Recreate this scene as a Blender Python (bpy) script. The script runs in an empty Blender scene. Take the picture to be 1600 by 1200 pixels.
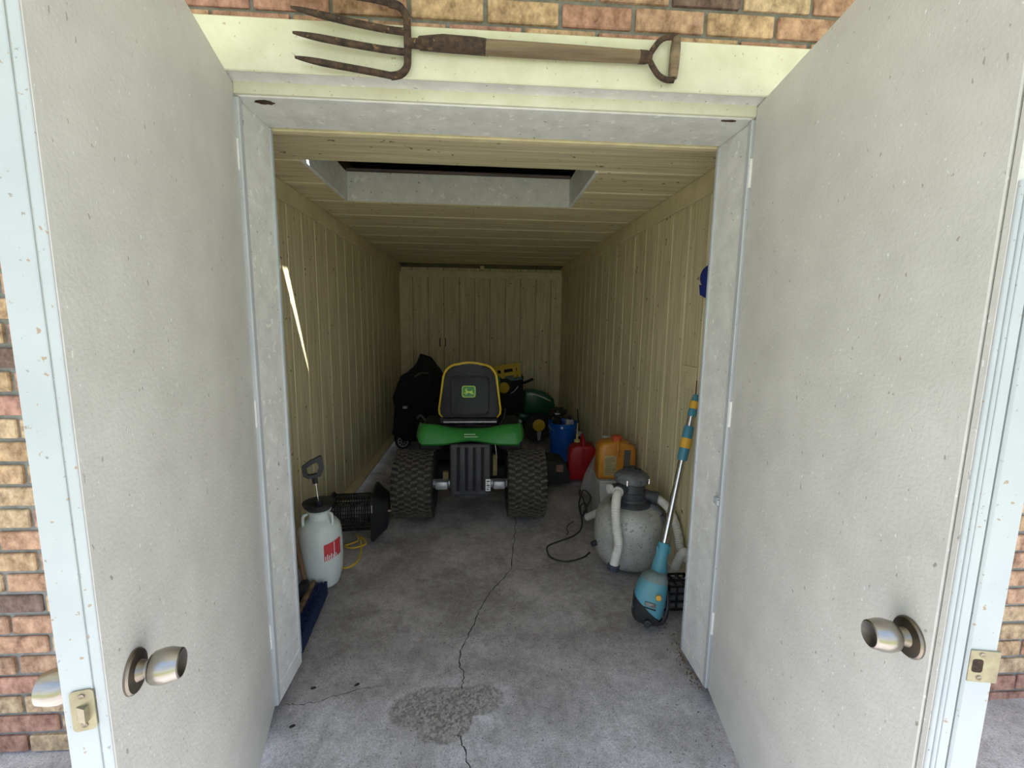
import bpy, bmesh, math, random
from mathutils import Matrix, Vector, noise
random.seed(7)
S = bpy.context.scene
COL = S.collection
PI = math.pi

# ------------------------------------------------------------------ camera
R = ((0.99788, 0.00513, 0.06490), (-0.06359, -0.13729, 0.98849), (0.01398, -0.99052, -0.13667))
cd = bpy.data.cameras.new('camera'); cam = bpy.data.objects.new('camera', cd); COL.objects.link(cam)
cd.sensor_fit = 'HORIZONTAL'; cd.sensor_width = 36.0; cd.lens = 684 / 1600 * 36; cd.clip_start = .02
M = Matrix.Identity(4)
for i in range(3):
    M[i][0] = R[i][0]; M[i][1] = -R[i][1]; M[i][2] = -R[i][2]
M[2][3] = 1.4
cam.matrix_world = M
S.camera = cam
# ------------------------------------------------------------------ sky, sun, exposure
W = bpy.data.worlds.new('sky'); S.world = W; W.use_nodes = True
nt = W.node_tree; bg = nt.nodes['Background']
tc = nt.nodes.new('ShaderNodeTexCoord'); sx = nt.nodes.new('ShaderNodeSeparateXYZ')
cr = nt.nodes.new('ShaderNodeValToRGB')
nt.links.new(tc.outputs['Generated'], sx.inputs[0]); nt.links.new(sx.outputs['Z'], cr.inputs[0])
cr.color_ramp.elements[0].position = 0.0; cr.color_ramp.elements[0].color = (.90, .96, 1.0, 1)
cr.color_ramp.elements[1].position = .7; cr.color_ramp.elements[1].color = (.42, .62, 1.0, 1)
nt.links.new(cr.outputs[0], bg.inputs[0]); bg.inputs[1].default_value = .85
sd = bpy.data.lights.new('sun', 'SUN'); sun = bpy.data.objects.new('sun', sd); COL.objects.link(sun)
sd.energy = 8.3; sd.angle = math.radians(.6); sd.color = (1, .98, .95)
sun.rotation_euler = Vector((-.6, .5, -1)).to_track_quat('-Z', 'Y').to_euler(); sun.location = (3, -2, 6)
S.view_settings.view_transform = 'Standard'; S.view_settings.look = 'None'
S.view_settings.gamma = 1; S.view_settings.use_curve_mapping = False
S.view_settings.exposure = 1.1

# ------------------------------------------------------------------ materials
def L(nt, a, b): nt.links.new(a, b)
def mat(name, c1, c2=None, rough=.6, metal=0, scale=8, stretch=(1, 1, 1), bump=0, bscale=None, contrast=(.35, .65),
        chips=None, chip_scale=60, chip_at=.68, rnd=False, alpha=None, detail=6, chip_stretch=(1, 1, 1), chips_glints=None, spec=.4, trans=0):
    m = bpy.data.materials.new(name); m.use_nodes = True; n = m.node_tree; b = n.nodes['Principled BSDF']
    b.inputs['Roughness'].default_value = rough; b.inputs['Metallic'].default_value = metal
    b.inputs['Specular IOR Level'].default_value = spec
    tc = n.nodes.new('ShaderNodeTexCoord'); vec = tc.outputs['Object']
    if rnd:
        oi = n.nodes.new('ShaderNodeObjectInfo'); mu = n.nodes.new('ShaderNodeMath'); mu.operation = 'MULTIPLY'
        mu.inputs[1].default_value = 37.0; L(n, oi.outputs['Random'], mu.inputs[0])
        ad = n.nodes.new('ShaderNodeVectorMath'); ad.operation = 'ADD'; L(n, vec, ad.inputs[0]); L(n, mu.outputs[0], ad.inputs[1]); vec = ad.outputs[0]
    def nz(sc, st, det=6, ro=.6):
        mp = n.nodes.new('ShaderNodeMapping'); mp.inputs['Scale'].default_value = st; L(n, vec, mp.inputs[0])
        t = n.nodes.new('ShaderNodeTexNoise'); t.inputs['Scale'].default_value = sc; t.inputs['Detail'].default_value = det
        t.inputs['Roughness'].default_value = ro; L(n, mp.outputs[0], t.inputs['Vector']); return t.outputs['Fac']
    def ramp(fac, p0, p1, a, c):
        r = n.nodes.new('ShaderNodeValToRGB'); L(n, fac, r.inputs[0])
        r.color_ramp.elements[0].position = p0; r.color_ramp.elements[1].position = p1
        r.color_ramp.elements[0].color = (*a, 1); r.color_ramp.elements[1].color = (*c, 1); return r.outputs[0]
    if c2 is None: c2 = tuple(x * .82 for x in c1)
    col = ramp(nz(scale, stretch, detail), contrast[0], contrast[1], c2, c1)
    for ch, sc, at in ([(chips, chip_scale, chip_at)] if chips else []) + ([chips_glints] if chips_glints else []):
        mx = n.nodes.new('ShaderNodeMix'); mx.data_type = 'RGBA'
        fac = ramp(nz(sc, chip_stretch, 3, .5), at, at + .02, (0, 0, 0), (1, 1, 1))
        L(n, fac, mx.inputs['Factor']); L(n, col, mx.inputs['A']); mx.inputs['B'].default_value = (*ch, 1); col = mx.outputs['Result']
    L(n, col, b.inputs['Base Color'])
    if bump:
        bp = n.nodes.new('ShaderNodeBump'); bp.inputs['Strength'].default_value = bump; bp.inputs['Distance'].default_value = .004
        L(n, nz(bscale or scale * 3, stretch, 4), bp.inputs['Height']); L(n, bp.outputs[0], b.inputs['Normal'])
    if alpha is not None: b.inputs['Alpha'].default_value = alpha
    if trans: b.inputs['Transmission Weight'].default_value = trans
    return m

CREAM = (.82, .74, .48); CREAMD = (.55, .48, .29)
m_plank_v = mat('rough_sawn_cream_paint_upright', CREAM, CREAMD, .85, scale=30, stretch=(1.6, 1.6, .07), bump=.9, bscale=60, rnd=True, contrast=(.32, .68), chips=(.22, .17, .09), chip_scale=26, chip_at=.69, spec=.2)
m_plank_h = mat('rough_sawn_cream_paint_across', CREAM, CREAMD, .85, scale=30, stretch=(.07, 1.6, 1.6), bump=.9, bscale=60, rnd=True, contrast=(.32, .68), chips=(.22, .17, .09), chip_scale=26, chip_at=.69, spec=.2)
m_groove = mat('smooth_cream_groove', (.97, .91, .68), (.92, .85, .62), .7, scale=6)
m_groove_dark = mat('dark_back_groove', (.20, .17, .10), (.14, .12, .07), .8, scale=10)  # darker tone showing between the back wall planks
m_trimcream = mat('cream_trim_paint', (.76, .67, .42), (.64, .56, .34), .75, scale=9, bump=.15, chips=(.12, .09, .05), chip_scale=30, chip_at=.79)
m_white = mat('white_trim_paint', (.80, .80, .78), (.68, .68, .66), .55, scale=14, bump=.4, bscale=60, chips=(.30, .26, .21), chip_scale=60, chip_at=.695, chips_glints=((.88, .88, .84), 30, .64))
m_fascia = mat('white_fascia_paint', (.74, .73, .58), (.65, .64, .48), .6, scale=9, bump=.12, bscale=90, chips=(.50, .43, .28), chip_scale=90, chip_at=.69)
m_door = mat('dirty_white_door_face', (.72, .71, .675), (.615, .605, .57), .45, scale=7, bump=.35, bscale=110, contrast=(.3, .7), chips=(.40, .38, .34), chip_scale=85, chip_at=.685, chip_stretch=(1, 1, .6), chips_glints=((.90, .90, .88), 120, .675))  # dark specks are chips, pale specks are glints put into the colour
m_edge = mat('chipped_white_door_edge', (.51, .535, .55), (.455, .485, .505), .4, scale=5, bump=.15, chips=(.40, .30, .22), chip_scale=75, chip_at=.695, chips_glints=((.32, .30, .28), 120, .70))
m_rust = mat('rot_brown', (.10, .05, .03), (.03, .018, .012), .9, scale=60, bump=.6)
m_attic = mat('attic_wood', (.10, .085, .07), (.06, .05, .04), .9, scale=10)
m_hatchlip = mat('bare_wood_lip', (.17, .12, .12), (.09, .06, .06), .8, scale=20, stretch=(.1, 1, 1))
m_mortar = mat('grey_mortar', (.27, .27, .25), (.18, .18, .165), .95, scale=40, bump=.5)
m_brass = mat('worn_brass', (.42, .38, .26), (.26, .23, .16), .45, metal=.7, scale=30, contrast=(.3, .7))
m_nickel = mat('brushed_nickel', (.44, .41, .37), (.35, .32, .285), .32, metal=1, scale=20, stretch=(1, 1, 6))
m_nickeld = mat('tarnished_nickel', (.34, .30, .25), (.20, .17, .14), .38, metal=1, scale=14)
m_black = mat('black_plastic', (.028, .028, .030), (.020, .020, .022), .5, scale=10)
m_blackm = mat('matte_black', (.020, .020, .021), (.012, .012, .013), .8, scale=20)
m_cloth = mat('black_cover_fabric', (.016, .016, .017), (.009, .009, .010), .95, scale=12, bump=.4)
m_rubber = mat('dusty_tyre_rubber', (.040, .036, .031), (.020, .019, .018), .85, scale=40, bump=.3)
m_lug = mat('dusty_tread_lugs', (.135, .115, .088), (.040, .036, .031), .9, scale=55, contrast=(.3, .7))
m_green = mat('tractor_green', (.035, .24, .045), (.030, .20, .038), .38, scale=4)
m_dgreen = mat('dark_green_toy', (.012, .085, .035), (.010, .07, .03), .3, scale=4)
m_yellow = mat('tractor_yellow', (.80, .55, .04), (.72, .48, .03), .5, scale=6)
m_toyy = mat('toy_yellow', (.72, .50, .03), (.6, .4, .02), .5, scale=6)
m_seat = mat('charcoal_seat_shell', (.017, .018, .021), (.014, .015, .018), .55, scale=30, bump=.08)
m_guard = mat('charcoal_guard', (.048, .048, .054), (.036, .036, .041), .55, scale=12)
m_chute = mat('dark_olive_chute', (.030, .033, .026), (.022, .024, .02), .7, scale=10)
m_alu = mat('grey_cast_aluminium', (.55, .56, .58), (.38, .39, .41), .45, metal=.6, scale=30)
m_steel = mat('bright_steel', (.72, .72, .72), (.6, .6, .6), .25, metal=1, scale=20)
m_tan = mat('tan_painted_bracket', (.26, .19, .08), (.16, .12, .05), .7, scale=20)
m_label = mat('white_label', (.82, .82, .80), (.75, .75, .73), .5)
m_ink = mat('black_print', (.02, .02, .02), None, .6)
m_lime = mat('lime_decal', (.52, .72, .10), (.48, .68, .08), .5)
m_pale = mat('pale_green_print', (.45, .72, .45), (.4, .66, .4), .5)
m_forktine = mat('rusty_iron', (.105, .065, .040), (.030, .022, .018), .85, scale=50, bump=.8, chips=(.22, .13, .06), chip_scale=60, chip_at=.66)
m_forkwood = mat('weathered_ash_wood', (.27, .20, .125), (.12, .085, .055), .8, scale=40, stretch=(.06, 1, 1), bump=.4)
m_poly = mat('milky_polythene', (.66, .71, .68), (.62, .67, .64), .4, scale=5)
m_red = mat('red_label_print', (.60, .055, .065), (.52, .05, .055), .5, scale=25, chips=(.72, .74, .72), chip_scale=55, chip_at=.72)
m_navy = mat('navy_bristles', (.010, .022, .085), (.006, .012, .05), .7, scale=40)
m_wood = mat('grubby_wood', (.22, .14, .08), (.10, .065, .04), .8, scale=40, stretch=(1, 1, .08), bump=.4)
m_cage = mat('black_cage_plastic', (.018, .018, .020), (.012, .012, .013), .4)
m_grid = mat('pale_killing_grid', (.36, .37, .38), (.2, .2, .2), .5, metal=.5, scale=40)
m_ycord = mat('yellow_cord', (.72, .47, .04), (.6, .38, .03), .5)
m_blue = mat('blue_bucket_plastic', (.012, .12, .48), (.010, .10, .42), .4, scale=5)
m_redcan = mat('red_can_plastic', (.42, .012, .012), (.35, .010, .010), .4, scale=5)
m_spout = mat('yellow_spout', (.72, .60, .22), (.6, .5, .18), .5)
m_bag = mat('clear_plastic_bag', (.62, .62, .60), (.5, .5, .48), .25, scale=10, alpha=.5, bump=.4)
m_bagred = mat('red_print_on_bag', (.42, .05, .04), None, .5)
m_amber = mat('amber_jug_plastic', (.62, .27, .035), (.48, .19, .025), .35, scale=6)
m_redcap = mat('orange_red_cap', (.50, .085, .025), (.42, .07, .02), .45)
m_jlabel = mat('tan_paper_label', (.48, .38, .17), (.36, .28, .12), .6, scale=30)
m_jdark = mat('dark_grey_sticker', (.13, .12, .10), (.10, .09, .08), .6)
m_bin = mat('pale_grey_bin', (.50, .51, .49), (.4, .41, .39), .5)
m_tank = mat('mildewed_grey_tank', (.50, .51, .48), (.33, .33, .30), .5, scale=7, contrast=(.35, .62), chips=(.29, .285, .26), chip_scale=45, chip_at=.61, chips_glints=((.20, .19, .17), 100, .645))
m_valve = mat('charcoal_valve_plastic', (.065, .068, .076), (.045, .047, .053), .5, scale=15)
m_valvel = mat('dusty_grey_valve_cap', (.17, .175, .185), (.09, .093, .10), .6, scale=25)
m_hose = mat('white_hose', (.74, .73, .68), (.60, .59, .54), .5, scale=12)
m_nut = mat('slate_blue_nut', (.055, .065, .10), (.04, .045, .07), .5)
m_vacblue = mat('sky_blue_vacuum_plastic', (.085, .32, .44), (.12, .31, .33), .4, scale=7, contrast=(.3, .6))
m_vacgrey = mat('scuffed_grey_vacuum_top', (.20, .26, .26), (.15, .2, .2), .6, scale=15)
m_teal = mat('teal_clamp_plastic', (.07, .27, .38), (.06, .23, .33), .45)
m_band = mat('orange_yellow_band', (.78, .46, .05), (.7, .38, .04), .5)
m_hat = mat('royal_blue_cloth', (.02, .04, .30), (.015, .03, .22), .9)
m_spoke = mat('silver_spokes', (.62, .62, .62), (.45, .45, .45), .45, metal=.2)
m_bug = mat('dark_husk', (.02, .016, .014), None, .5)
m_soffit = mat('white_soffit', (.78, .78, .75), (.74, .74, .7), .6)
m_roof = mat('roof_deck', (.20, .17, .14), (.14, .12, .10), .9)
m_lawn = mat('lawn_grass', (.24, .25, .06), (.16, .18, .04), .95, scale=3, bump=.5)

# brick: colour from the brick's own random number plus noise
def brick_mat():
    m = bpy.data.materials.new('mixed_buff_and_red_brick'); m.use_nodes = True; n = m.node_tree; b = n.nodes['Principled BSDF']
    b.inputs['Roughness'].default_value = .9; b.inputs['Specular IOR Level'].default_value = .15
    oi = n.nodes.new('ShaderNodeObjectInfo'); ge = n.nodes.new('ShaderNodeNewGeometry')
    ad = n.nodes.new('ShaderNodeMath'); ad.operation = 'ADD'; L(n, oi.outputs['Random'], ad.inputs[0]); L(n, ge.outputs['Random Per Island'], ad.inputs[1])
    fr = n.nodes.new('ShaderNodeMath'); fr.operation = 'FRACT'; L(n, ad.outputs[0], fr.inputs[0])
    cr = n.nodes.new('ShaderNodeValToRGB'); cr.color_ramp.interpolation = 'CONSTANT'; L(n, fr.outputs[0], cr.inputs[0])
    pal = [(0, (.45, .28, .19)), (.2, (.49, .34, .21)), (.38, (.42, .24, .18)), (.5, (.50, .37, .24)), (.70, (.42, .24, .19)), (.80, (.45, .29, .20)), (.965, (.19, .13, .11))]
    e = cr.color_ramp.elements
    while len(e) < len(pal): e.new(.5)
    for k, (p, c) in enumerate(pal): e[k].position = p; e[k].color = (*c, 1)
    tc = n.nodes.new('ShaderNodeTexCoord'); mu = n.nodes.new('ShaderNodeMath'); mu.operation = 'MULTIPLY'; mu.inputs[1].default_value = 41; L(n, fr.outputs[0], mu.inputs[0])
    va = n.nodes.new('ShaderNodeVectorMath'); va.operation = 'ADD'; L(n, tc.outputs['Object'], va.inputs[0]); L(n, mu.outputs[0], va.inputs[1])
    mp = n.nodes.new('ShaderNodeMapping'); mp.inputs['Scale'].default_value = (1.3, 1, 1.0); L(n, va.outputs[0], mp.inputs[0])
    t = n.nodes.new('ShaderNodeTexNoise'); t.inputs['Scale'].default_value = 24; t.inputs['Detail'].default_value = 9; t.inputs['Roughness'].default_value = .68; L(n, mp.outputs[0], t.inputs['Vector'])
    r2 = n.nodes.new('ShaderNodeValToRGB'); L(n, t.outputs['Fac'], r2.inputs[0])
    r2.color_ramp.elements[0].position = .33; r2.color_ramp.elements[0].color = (.46, .42, .40, 1)
    r2.color_ramp.elements[1].position = .64; r2.color_ramp.elements[1].color = (1.30, 1.32, 1.30, 1)
    mx = n.nodes.new('ShaderNodeMix'); mx.data_type = 'RGBA'; mx.blend_type = 'MULTIPLY'; mx.inputs['Factor'].default_value = 1
    L(n, cr.outputs[0], mx.inputs['A']); L(n, r2.outputs[0], mx.inputs['B']); L(n, mx.outputs['Result'], b.inputs['Base Color'])
    bp = n.nodes.new('ShaderNodeBump'); bp.inputs['Strength'].default_value = .6; bp.inputs['Distance'].default_value = .004
    t2 = n.nodes.new('ShaderNodeTexNoise'); t2.inputs['Scale'].default_value = 60; L(n, va.outputs[0], t2.inputs['Vector'])
    L(n, t2.outputs['Fac'], bp.inputs['Height']); L(n, bp.outputs[0], b.inputs['Normal'])
    return m
m_brick = brick_mat()

def concrete_mat():
    m = bpy.data.materials.new('stained_concrete'); m.use_nodes = True; n = m.node_tree; b = n.nodes['Principled BSDF']
    b.inputs['Roughness'].default_value = .85; b.inputs['Specular IOR Level'].default_value = .25
    tc = n.nodes.new('ShaderNodeTexCoord'); V = tc.outputs['Object']
    def nz(sc, det=8, ro=.65):
        t = n.nodes.new('ShaderNodeTexNoise'); t.inputs['Scale'].default_value = sc; t.inputs['Detail'].default_value = det; t.inputs['Roughness'].default_value = ro
        L(n, V, t.inputs['Vector']); return t.outputs['Fac']
    def ramp(f, p0, p1, a, c):
        r = n.nodes.new('ShaderNodeValToRGB'); L(n, f, r.inputs[0]); r.color_ramp.elements[0].position = p0; r.color_ramp.elements[1].position = p1
        r.color_ramp.elements[0].color = (*a, 1); r.color_ramp.elements[1].color = (*c, 1); return r.outputs[0]
    def mixc(f, a, c, bt='MIX'):
        x = n.nodes.new('ShaderNodeMix'); x.data_type = 'RGBA'; x.blend_type = bt
        if isinstance(f, float): x.inputs['Factor'].default_value = f
        else: L(n, f, x.inputs['Factor'])
        for s, v in (('A', a), ('B', c)):
            if isinstance(v, tuple): x.inputs[s].default_value = (*v, 1)
            else: L(n, v, x.inputs[s])
        return x.outputs['Result']
    base = ramp(nz(2.6), .36, .66, (.33, .312, .305), (.56, .545, .555))
    base = mixc(ramp(nz(5.5, 10, .7), .50, .66, (0, 0, 0), (.55, .55, .55)), base, (.25, .232, .225))
    base = mixc(1.0, base, ramp(nz(28), .3, .7, (.78, .77, .76), (1.15, 1.15, 1.15)), 'MULTIPLY')
    base = mixc(ramp(nz(90, 2), .66, .70, (0, 0, 0), (1, 1, 1)), base, (.13, .12, .115))
    base = mixc(ramp(nz(70, 2), .70, .72, (0, 0, 0), (1, 1, 1)), base, (.48, .46, .44))
    # slab is lighter and cooler outside the threshold, darker and warmer inside
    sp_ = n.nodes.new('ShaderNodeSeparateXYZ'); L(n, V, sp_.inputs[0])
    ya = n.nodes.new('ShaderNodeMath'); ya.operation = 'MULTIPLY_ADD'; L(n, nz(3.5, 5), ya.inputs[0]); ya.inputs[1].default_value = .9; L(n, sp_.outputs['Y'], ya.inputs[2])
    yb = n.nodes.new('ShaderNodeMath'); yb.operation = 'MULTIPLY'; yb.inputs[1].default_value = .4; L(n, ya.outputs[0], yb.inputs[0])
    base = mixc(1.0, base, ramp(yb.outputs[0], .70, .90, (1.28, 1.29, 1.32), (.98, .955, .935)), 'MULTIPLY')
    # worn patch of bare aggregate just outside the threshold
    def blob(cx, cy, rx, ry):
        mp = n.nodes.new('ShaderNodeMapping'); mp.inputs['Location'].default_value = (-cx / rx, -cy / ry, 0); mp.inputs['Scale'].default_value = (1 / rx, 1 / ry, 0)
        t = n.nodes.new('ShaderNodeTexNoise'); t.inputs['Scale'].default_value = 7; t.inputs['Detail'].default_value = 5; L(n, V, t.inputs['Vector'])
        L(n, V, mp.inputs[0]); ln = n.nodes.new('ShaderNodeVectorMath'); ln.operation = 'LENGTH'; L(n, mp.outputs[0], ln.inputs[0])
        a = n.nodes.new('ShaderNodeMath'); a.operation = 'MULTIPLY_ADD'; L(n, t.outputs['Fac'], a.inputs[0]); a.inputs[1].default_value = .9; L(n, ln.outputs['Value'], a.inputs[2])
        h = n.nodes.new('ShaderNodeMath'); h.operation = 'MULTIPLY'; h.inputs[1].default_value = .5; L(n, a.outputs[0], h.inputs[0])
        return ramp(h.outputs[0], .64, .71, (.85, .85, .85), (0, 0, 0))
    vo = n.nodes.new('ShaderNodeTexVoronoi'); vo.inputs['Scale'].default_value = 110; L(n, V, vo.inputs['Vector'])
    agg = ramp(vo.outputs['Color'], .2, .8, (.20, .182, .165), (.44, .415, .39))
    for bl in ((-.19, 1.50, .19, .10), (-.15, 1.43, .12, .10), (-.02, 1.52, .12, .075)):
        base = mixc(blob(*bl), base, agg)
    base = mixc(1.0, base, ramp(nz(170, 3), .34, .66, (.74, .73, .72), (1.2, 1.2, 1.2)), 'MULTIPLY')
    L(n, base, b.inputs['Base Color'])
    bp = n.nodes.new('ShaderNodeBump'); bp.inputs['Strength'].default_value = .5; bp.inputs['Distance'].default_value = .004
    L(n, nz(45, 6), bp.inputs['Height']); L(n, bp.outputs[0], b.inputs['Normal'])
    return m
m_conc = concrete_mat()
m_crack = mat('dark_crack', (.055, .05, .047), (.035, .032, .03), .95, scale=30)

# ------------------------------------------------------------------ mesh helpers
def BM(): return bmesh.new()
def obj(name, bm, m, parent=None, smooth=None, loc=(0, 0, 0), rot=(0, 0, 0), kind=None):
    bmesh.ops.recalc_face_normals(bm, faces=bm.faces)
    me = bpy.data.meshes.new(name); bm.to_mesh(me); bm.free(); me.materials.append(m)
    if smooth:
        me.shade_smooth(); me.set_sharp_from_angle(angle=math.radians(smooth))
    o = bpy.data.objects.new(name, me); COL.objects.link(o); o.location = loc; o.rotation_euler = rot
    if parent: o.parent = parent
    if kind: o['kind'] = kind
    return o
def tag(o, label=None, cat=None, group=None, kind=None):
    if label: o['label'] = label
    if cat: o['category'] = cat
    if group: o['group'] = group
    if kind: o['kind'] = kind
    return o
def root(name, label, cat, loc=(0, 0, 0), rot=(0, 0, 0), group=None, kind=None):
    o = bpy.data.objects.new(name, None); COL.objects.link(o); o.location = loc; o.rotation_euler = rot; o.empty_display_size = .05
    return tag(o, label, cat, group, kind)
def dup(o, parent=None, loc=None, rot=None):
    c = o.copy(); COL.objects.link(c)
    if parent: c.parent = parent
    if loc is not None: c.location = loc
    if rot is not None: c.rotation_euler = rot
    return c
def box(bm, x0, x1, y0, y1, z0, z1, bev=0, seg=1, MM=None):
    r = bmesh.ops.create_cube(bm, size=1); v = r['verts']
    bmesh.ops.scale(bm, vec=(x1 - x0, y1 - y0, z1 - z0), verts=v)
    bmesh.ops.translate(bm, vec=((x0 + x1) / 2, (y0 + y1) / 2, (z0 + z1) / 2), verts=v)
    if MM is not None: bmesh.ops.transform(bm, matrix=MM, verts=v)
    if bev:
        ed = list({e for x in v for e in x.link_edges})
        bmesh.ops.bevel(bm, geom=ed, offset=bev, segments=seg, affect='EDGES', profile=.5)
    return bm
def lathe(bm, prof, seg=24, MM=None, cap=True):
    rings = []
    MM = MM or Matrix.Identity(4)
    for r, z in prof:
        rings.append([bm.verts.new(MM @ Vector((r * math.cos(2 * PI * k / seg), r * math.sin(2 * PI * k / seg), z))) for k in range(seg)])
    for a, b in zip(rings, rings[1:]):
        for k in range(seg): bm.faces.new((a[k], a[(k + 1) % seg], b[(k + 1) % seg], b[k]))
    if cap: bm.faces.new(rings[0]); bm.faces.new(rings[-1])
    return bm
def spline(pts, n=8):
    P = [Vector(p) for p in pts]; out = []
    for i in range(len(P) - 1):
        p0 = P[max(i - 1, 0)]; p1 = P[i]; p2 = P[i + 1]; p3 = P[min(i + 2, len(P) - 1)]
        for k in range(n):
            t = k / n
            out.append(.5 * ((2 * p1) + (-p0 + p2) * t + (2 * p0 - 5 * p1 + 4 * p2 - p3) * t * t + (-p0 + 3 * p1 - 3 * p2 + p3) * t ** 3))
    out.append(P[-1]); return out
def tube(bm, pts, r, seg=8, cap=True, flat=1.0, up=None):
    P = [Vector(p) for p in pts]; n = len(P); rr = r if isinstance(r, (list, tuple)) else [r] * n
    t = (P[1] - P[0]).normalized(); u = Vector(up) if up else (Vector((0, 0, 1)) if abs(t.z) < .9 else Vector((1, 0, 0)))
    u = (u - t * u.dot(t)).normalized(); rings = []
    for i in range(n):
        t = (P[min(i + 1, n - 1)] - P[max(i - 1, 0)])
        t = t.normalized() if t.length > 1e-9 else Vector((0, 0, 1))
        u = (u - t * u.dot(t)); u = u.normalized() if u.length > 1e-6 else t.orthogonal().normalized()
        w = t.cross(u)
        rings.append([bm.verts.new(P[i] + rr[i] * (math.cos(2 * PI * k / seg) * u + flat * math.sin(2 * PI * k / seg) * w)) for k in range(seg)])
    for a, b in zip(rings, rings[1:]):
        for k in range(seg): bm.faces.new((a[k], a[(k + 1) % seg], b[(k + 1) % seg], b[k]))
    if cap: bm.faces.new(rings[0]); bm.faces.new(rings[-1])
    return bm
AX = {'x': lambda a, b, t: (t, a, b), 'y': lambda a, b, t: (a, t, b), 'z': lambda a, b, t: (a, b, t)}
def prism(bm, pts, t0, t1, axis='y', MM=None, bev=0, seg=2):
    f = AX[axis]; MM = MM or Matrix.Identity(4)
    A = [bm.verts.new(MM @ Vector(f(a, b, t0))) for a, b in pts]; B = [bm.verts.new(MM @ Vector(f(a, b, t1))) for a, b in pts]
    n = len(pts); fa = bm.faces.new(A); fb = bm.faces.new(B)
    for k in range(n): bm.faces.new((A[k], A[(k + 1) % n], B[(k + 1) % n], B[k]))
    if bev:
        ed = list(set(fa.edges) | set(fb.edges))
        bmesh.ops.bevel(bm, geom=ed, offset=bev, segments=seg, affect='EDGES', profile=.5)
    else:
        bmesh.ops.triangulate(bm, faces=[fa, fb])
    return bm
def rrect(x0, x1, y0, y1, r, n=5):
    out = []
    for cx, cy, a0 in ((x1 - r, y1 - r, 0), (x0 + r, y1 - r, 90), (x0 + r, y0 + r, 180), (x1 - r, y0 + r, 270)):
        for k in range(n + 1):
            a = math.radians(a0 + 90 * k / n); out.append((cx + r * math.cos(a), cy + r * math.sin(a)))
    return out
def T(*v): return Matrix.Translation(v)
def RX(a): return Matrix.Rotation(a, 4, 'X')
def RY(a): return Matrix.Rotation(a, 4, 'Y')
def RZ(a): return Matrix.Rotation(a, 4, 'Z')
def align(d):  # matrix taking +Z to d
    return Vector((0, 0, 1)).rotation_difference(Vector(d)).to_matrix().to_4x4()

# ------------------------------------------------------------------ the ground
bm = BM(); box(bm, -4.5, 4.5, -1.4, 6.15, -.12, 0)
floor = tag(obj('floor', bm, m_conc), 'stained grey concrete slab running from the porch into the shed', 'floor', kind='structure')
for v in floor.data.vertices:      # the porch falls away a little on the far left
    if v.co.x < -4 and v.co.z > -.05: v.co.z = -.10
def crack(pts, w, seed):
    rnd = random.Random(seed); P = []
    for a, b in zip(pts, pts[1:]):
        for k in range(6):
            t = k / 6; P.append((a[0] + (b[0] - a[0]) * t + rnd.uniform(-.005, .005), a[1] + (b[1] - a[1]) * t + rnd.uniform(-.005, .005)))
    P.append(pts[-1]); bm = BM(); prev = None
    for i, p in enumerate(P):
        q = P[min(i + 1, len(P) - 1)]; o = P[max(i - 1, 0)]; d = Vector((q[0] - o[0], q[1] - o[1])).normalized()
        ww = w * rnd.uniform(.4, 1.2) * (1 if 0 < i < len(P) - 1 else .1)
        a = bm.verts.new((p[0] - d.y * ww, p[1] + d.x * ww, .0009)); c = bm.verts.new((p[0] + d.y * ww, p[1] - d.x * ww, .0009))
        if prev: bm.faces.new((prev[0], prev[1], c, a))
        prev = (a, c)
    return obj('crack', bm, m_crack, floor)
crack([(0.175, 3.423), (0.235, 2.953), (0.2, 2.634), (0.166, 2.353), (0.11, 2.247), (0.041, 2.133), (-0.018, 1.98), (-0.046, 1.867), (-0.088, 1.747), (-0.096, 1.656), (-0.072, 1.588), (-0.076, 1.517)], .0026, 1)
crack([(-0.079, 1.338), (-0.065, 1.292), (-0.035, 1.215), (-.03, 1.05)], .0022, 2)
crack([(-0.725, 1.486), (-0.665, 1.48), (-0.6, 1.491), (-0.549, 1.514), (-0.473, 1.536), (-0.379, 1.55)], .0015, 3)
crack([(0.165, 2.34), (0.279, 2.335), (0.398, 2.385), (0.582, 2.441), (0.66, 2.47)], .0015, 4)
bm = BM(); box(bm, -14, 14, -16, -1.4, -.2, -.06)
tag(obj('lawn', bm, m_lawn), 'sunlit lawn in front of the porch slab', 'lawn', kind='structure')

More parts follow.
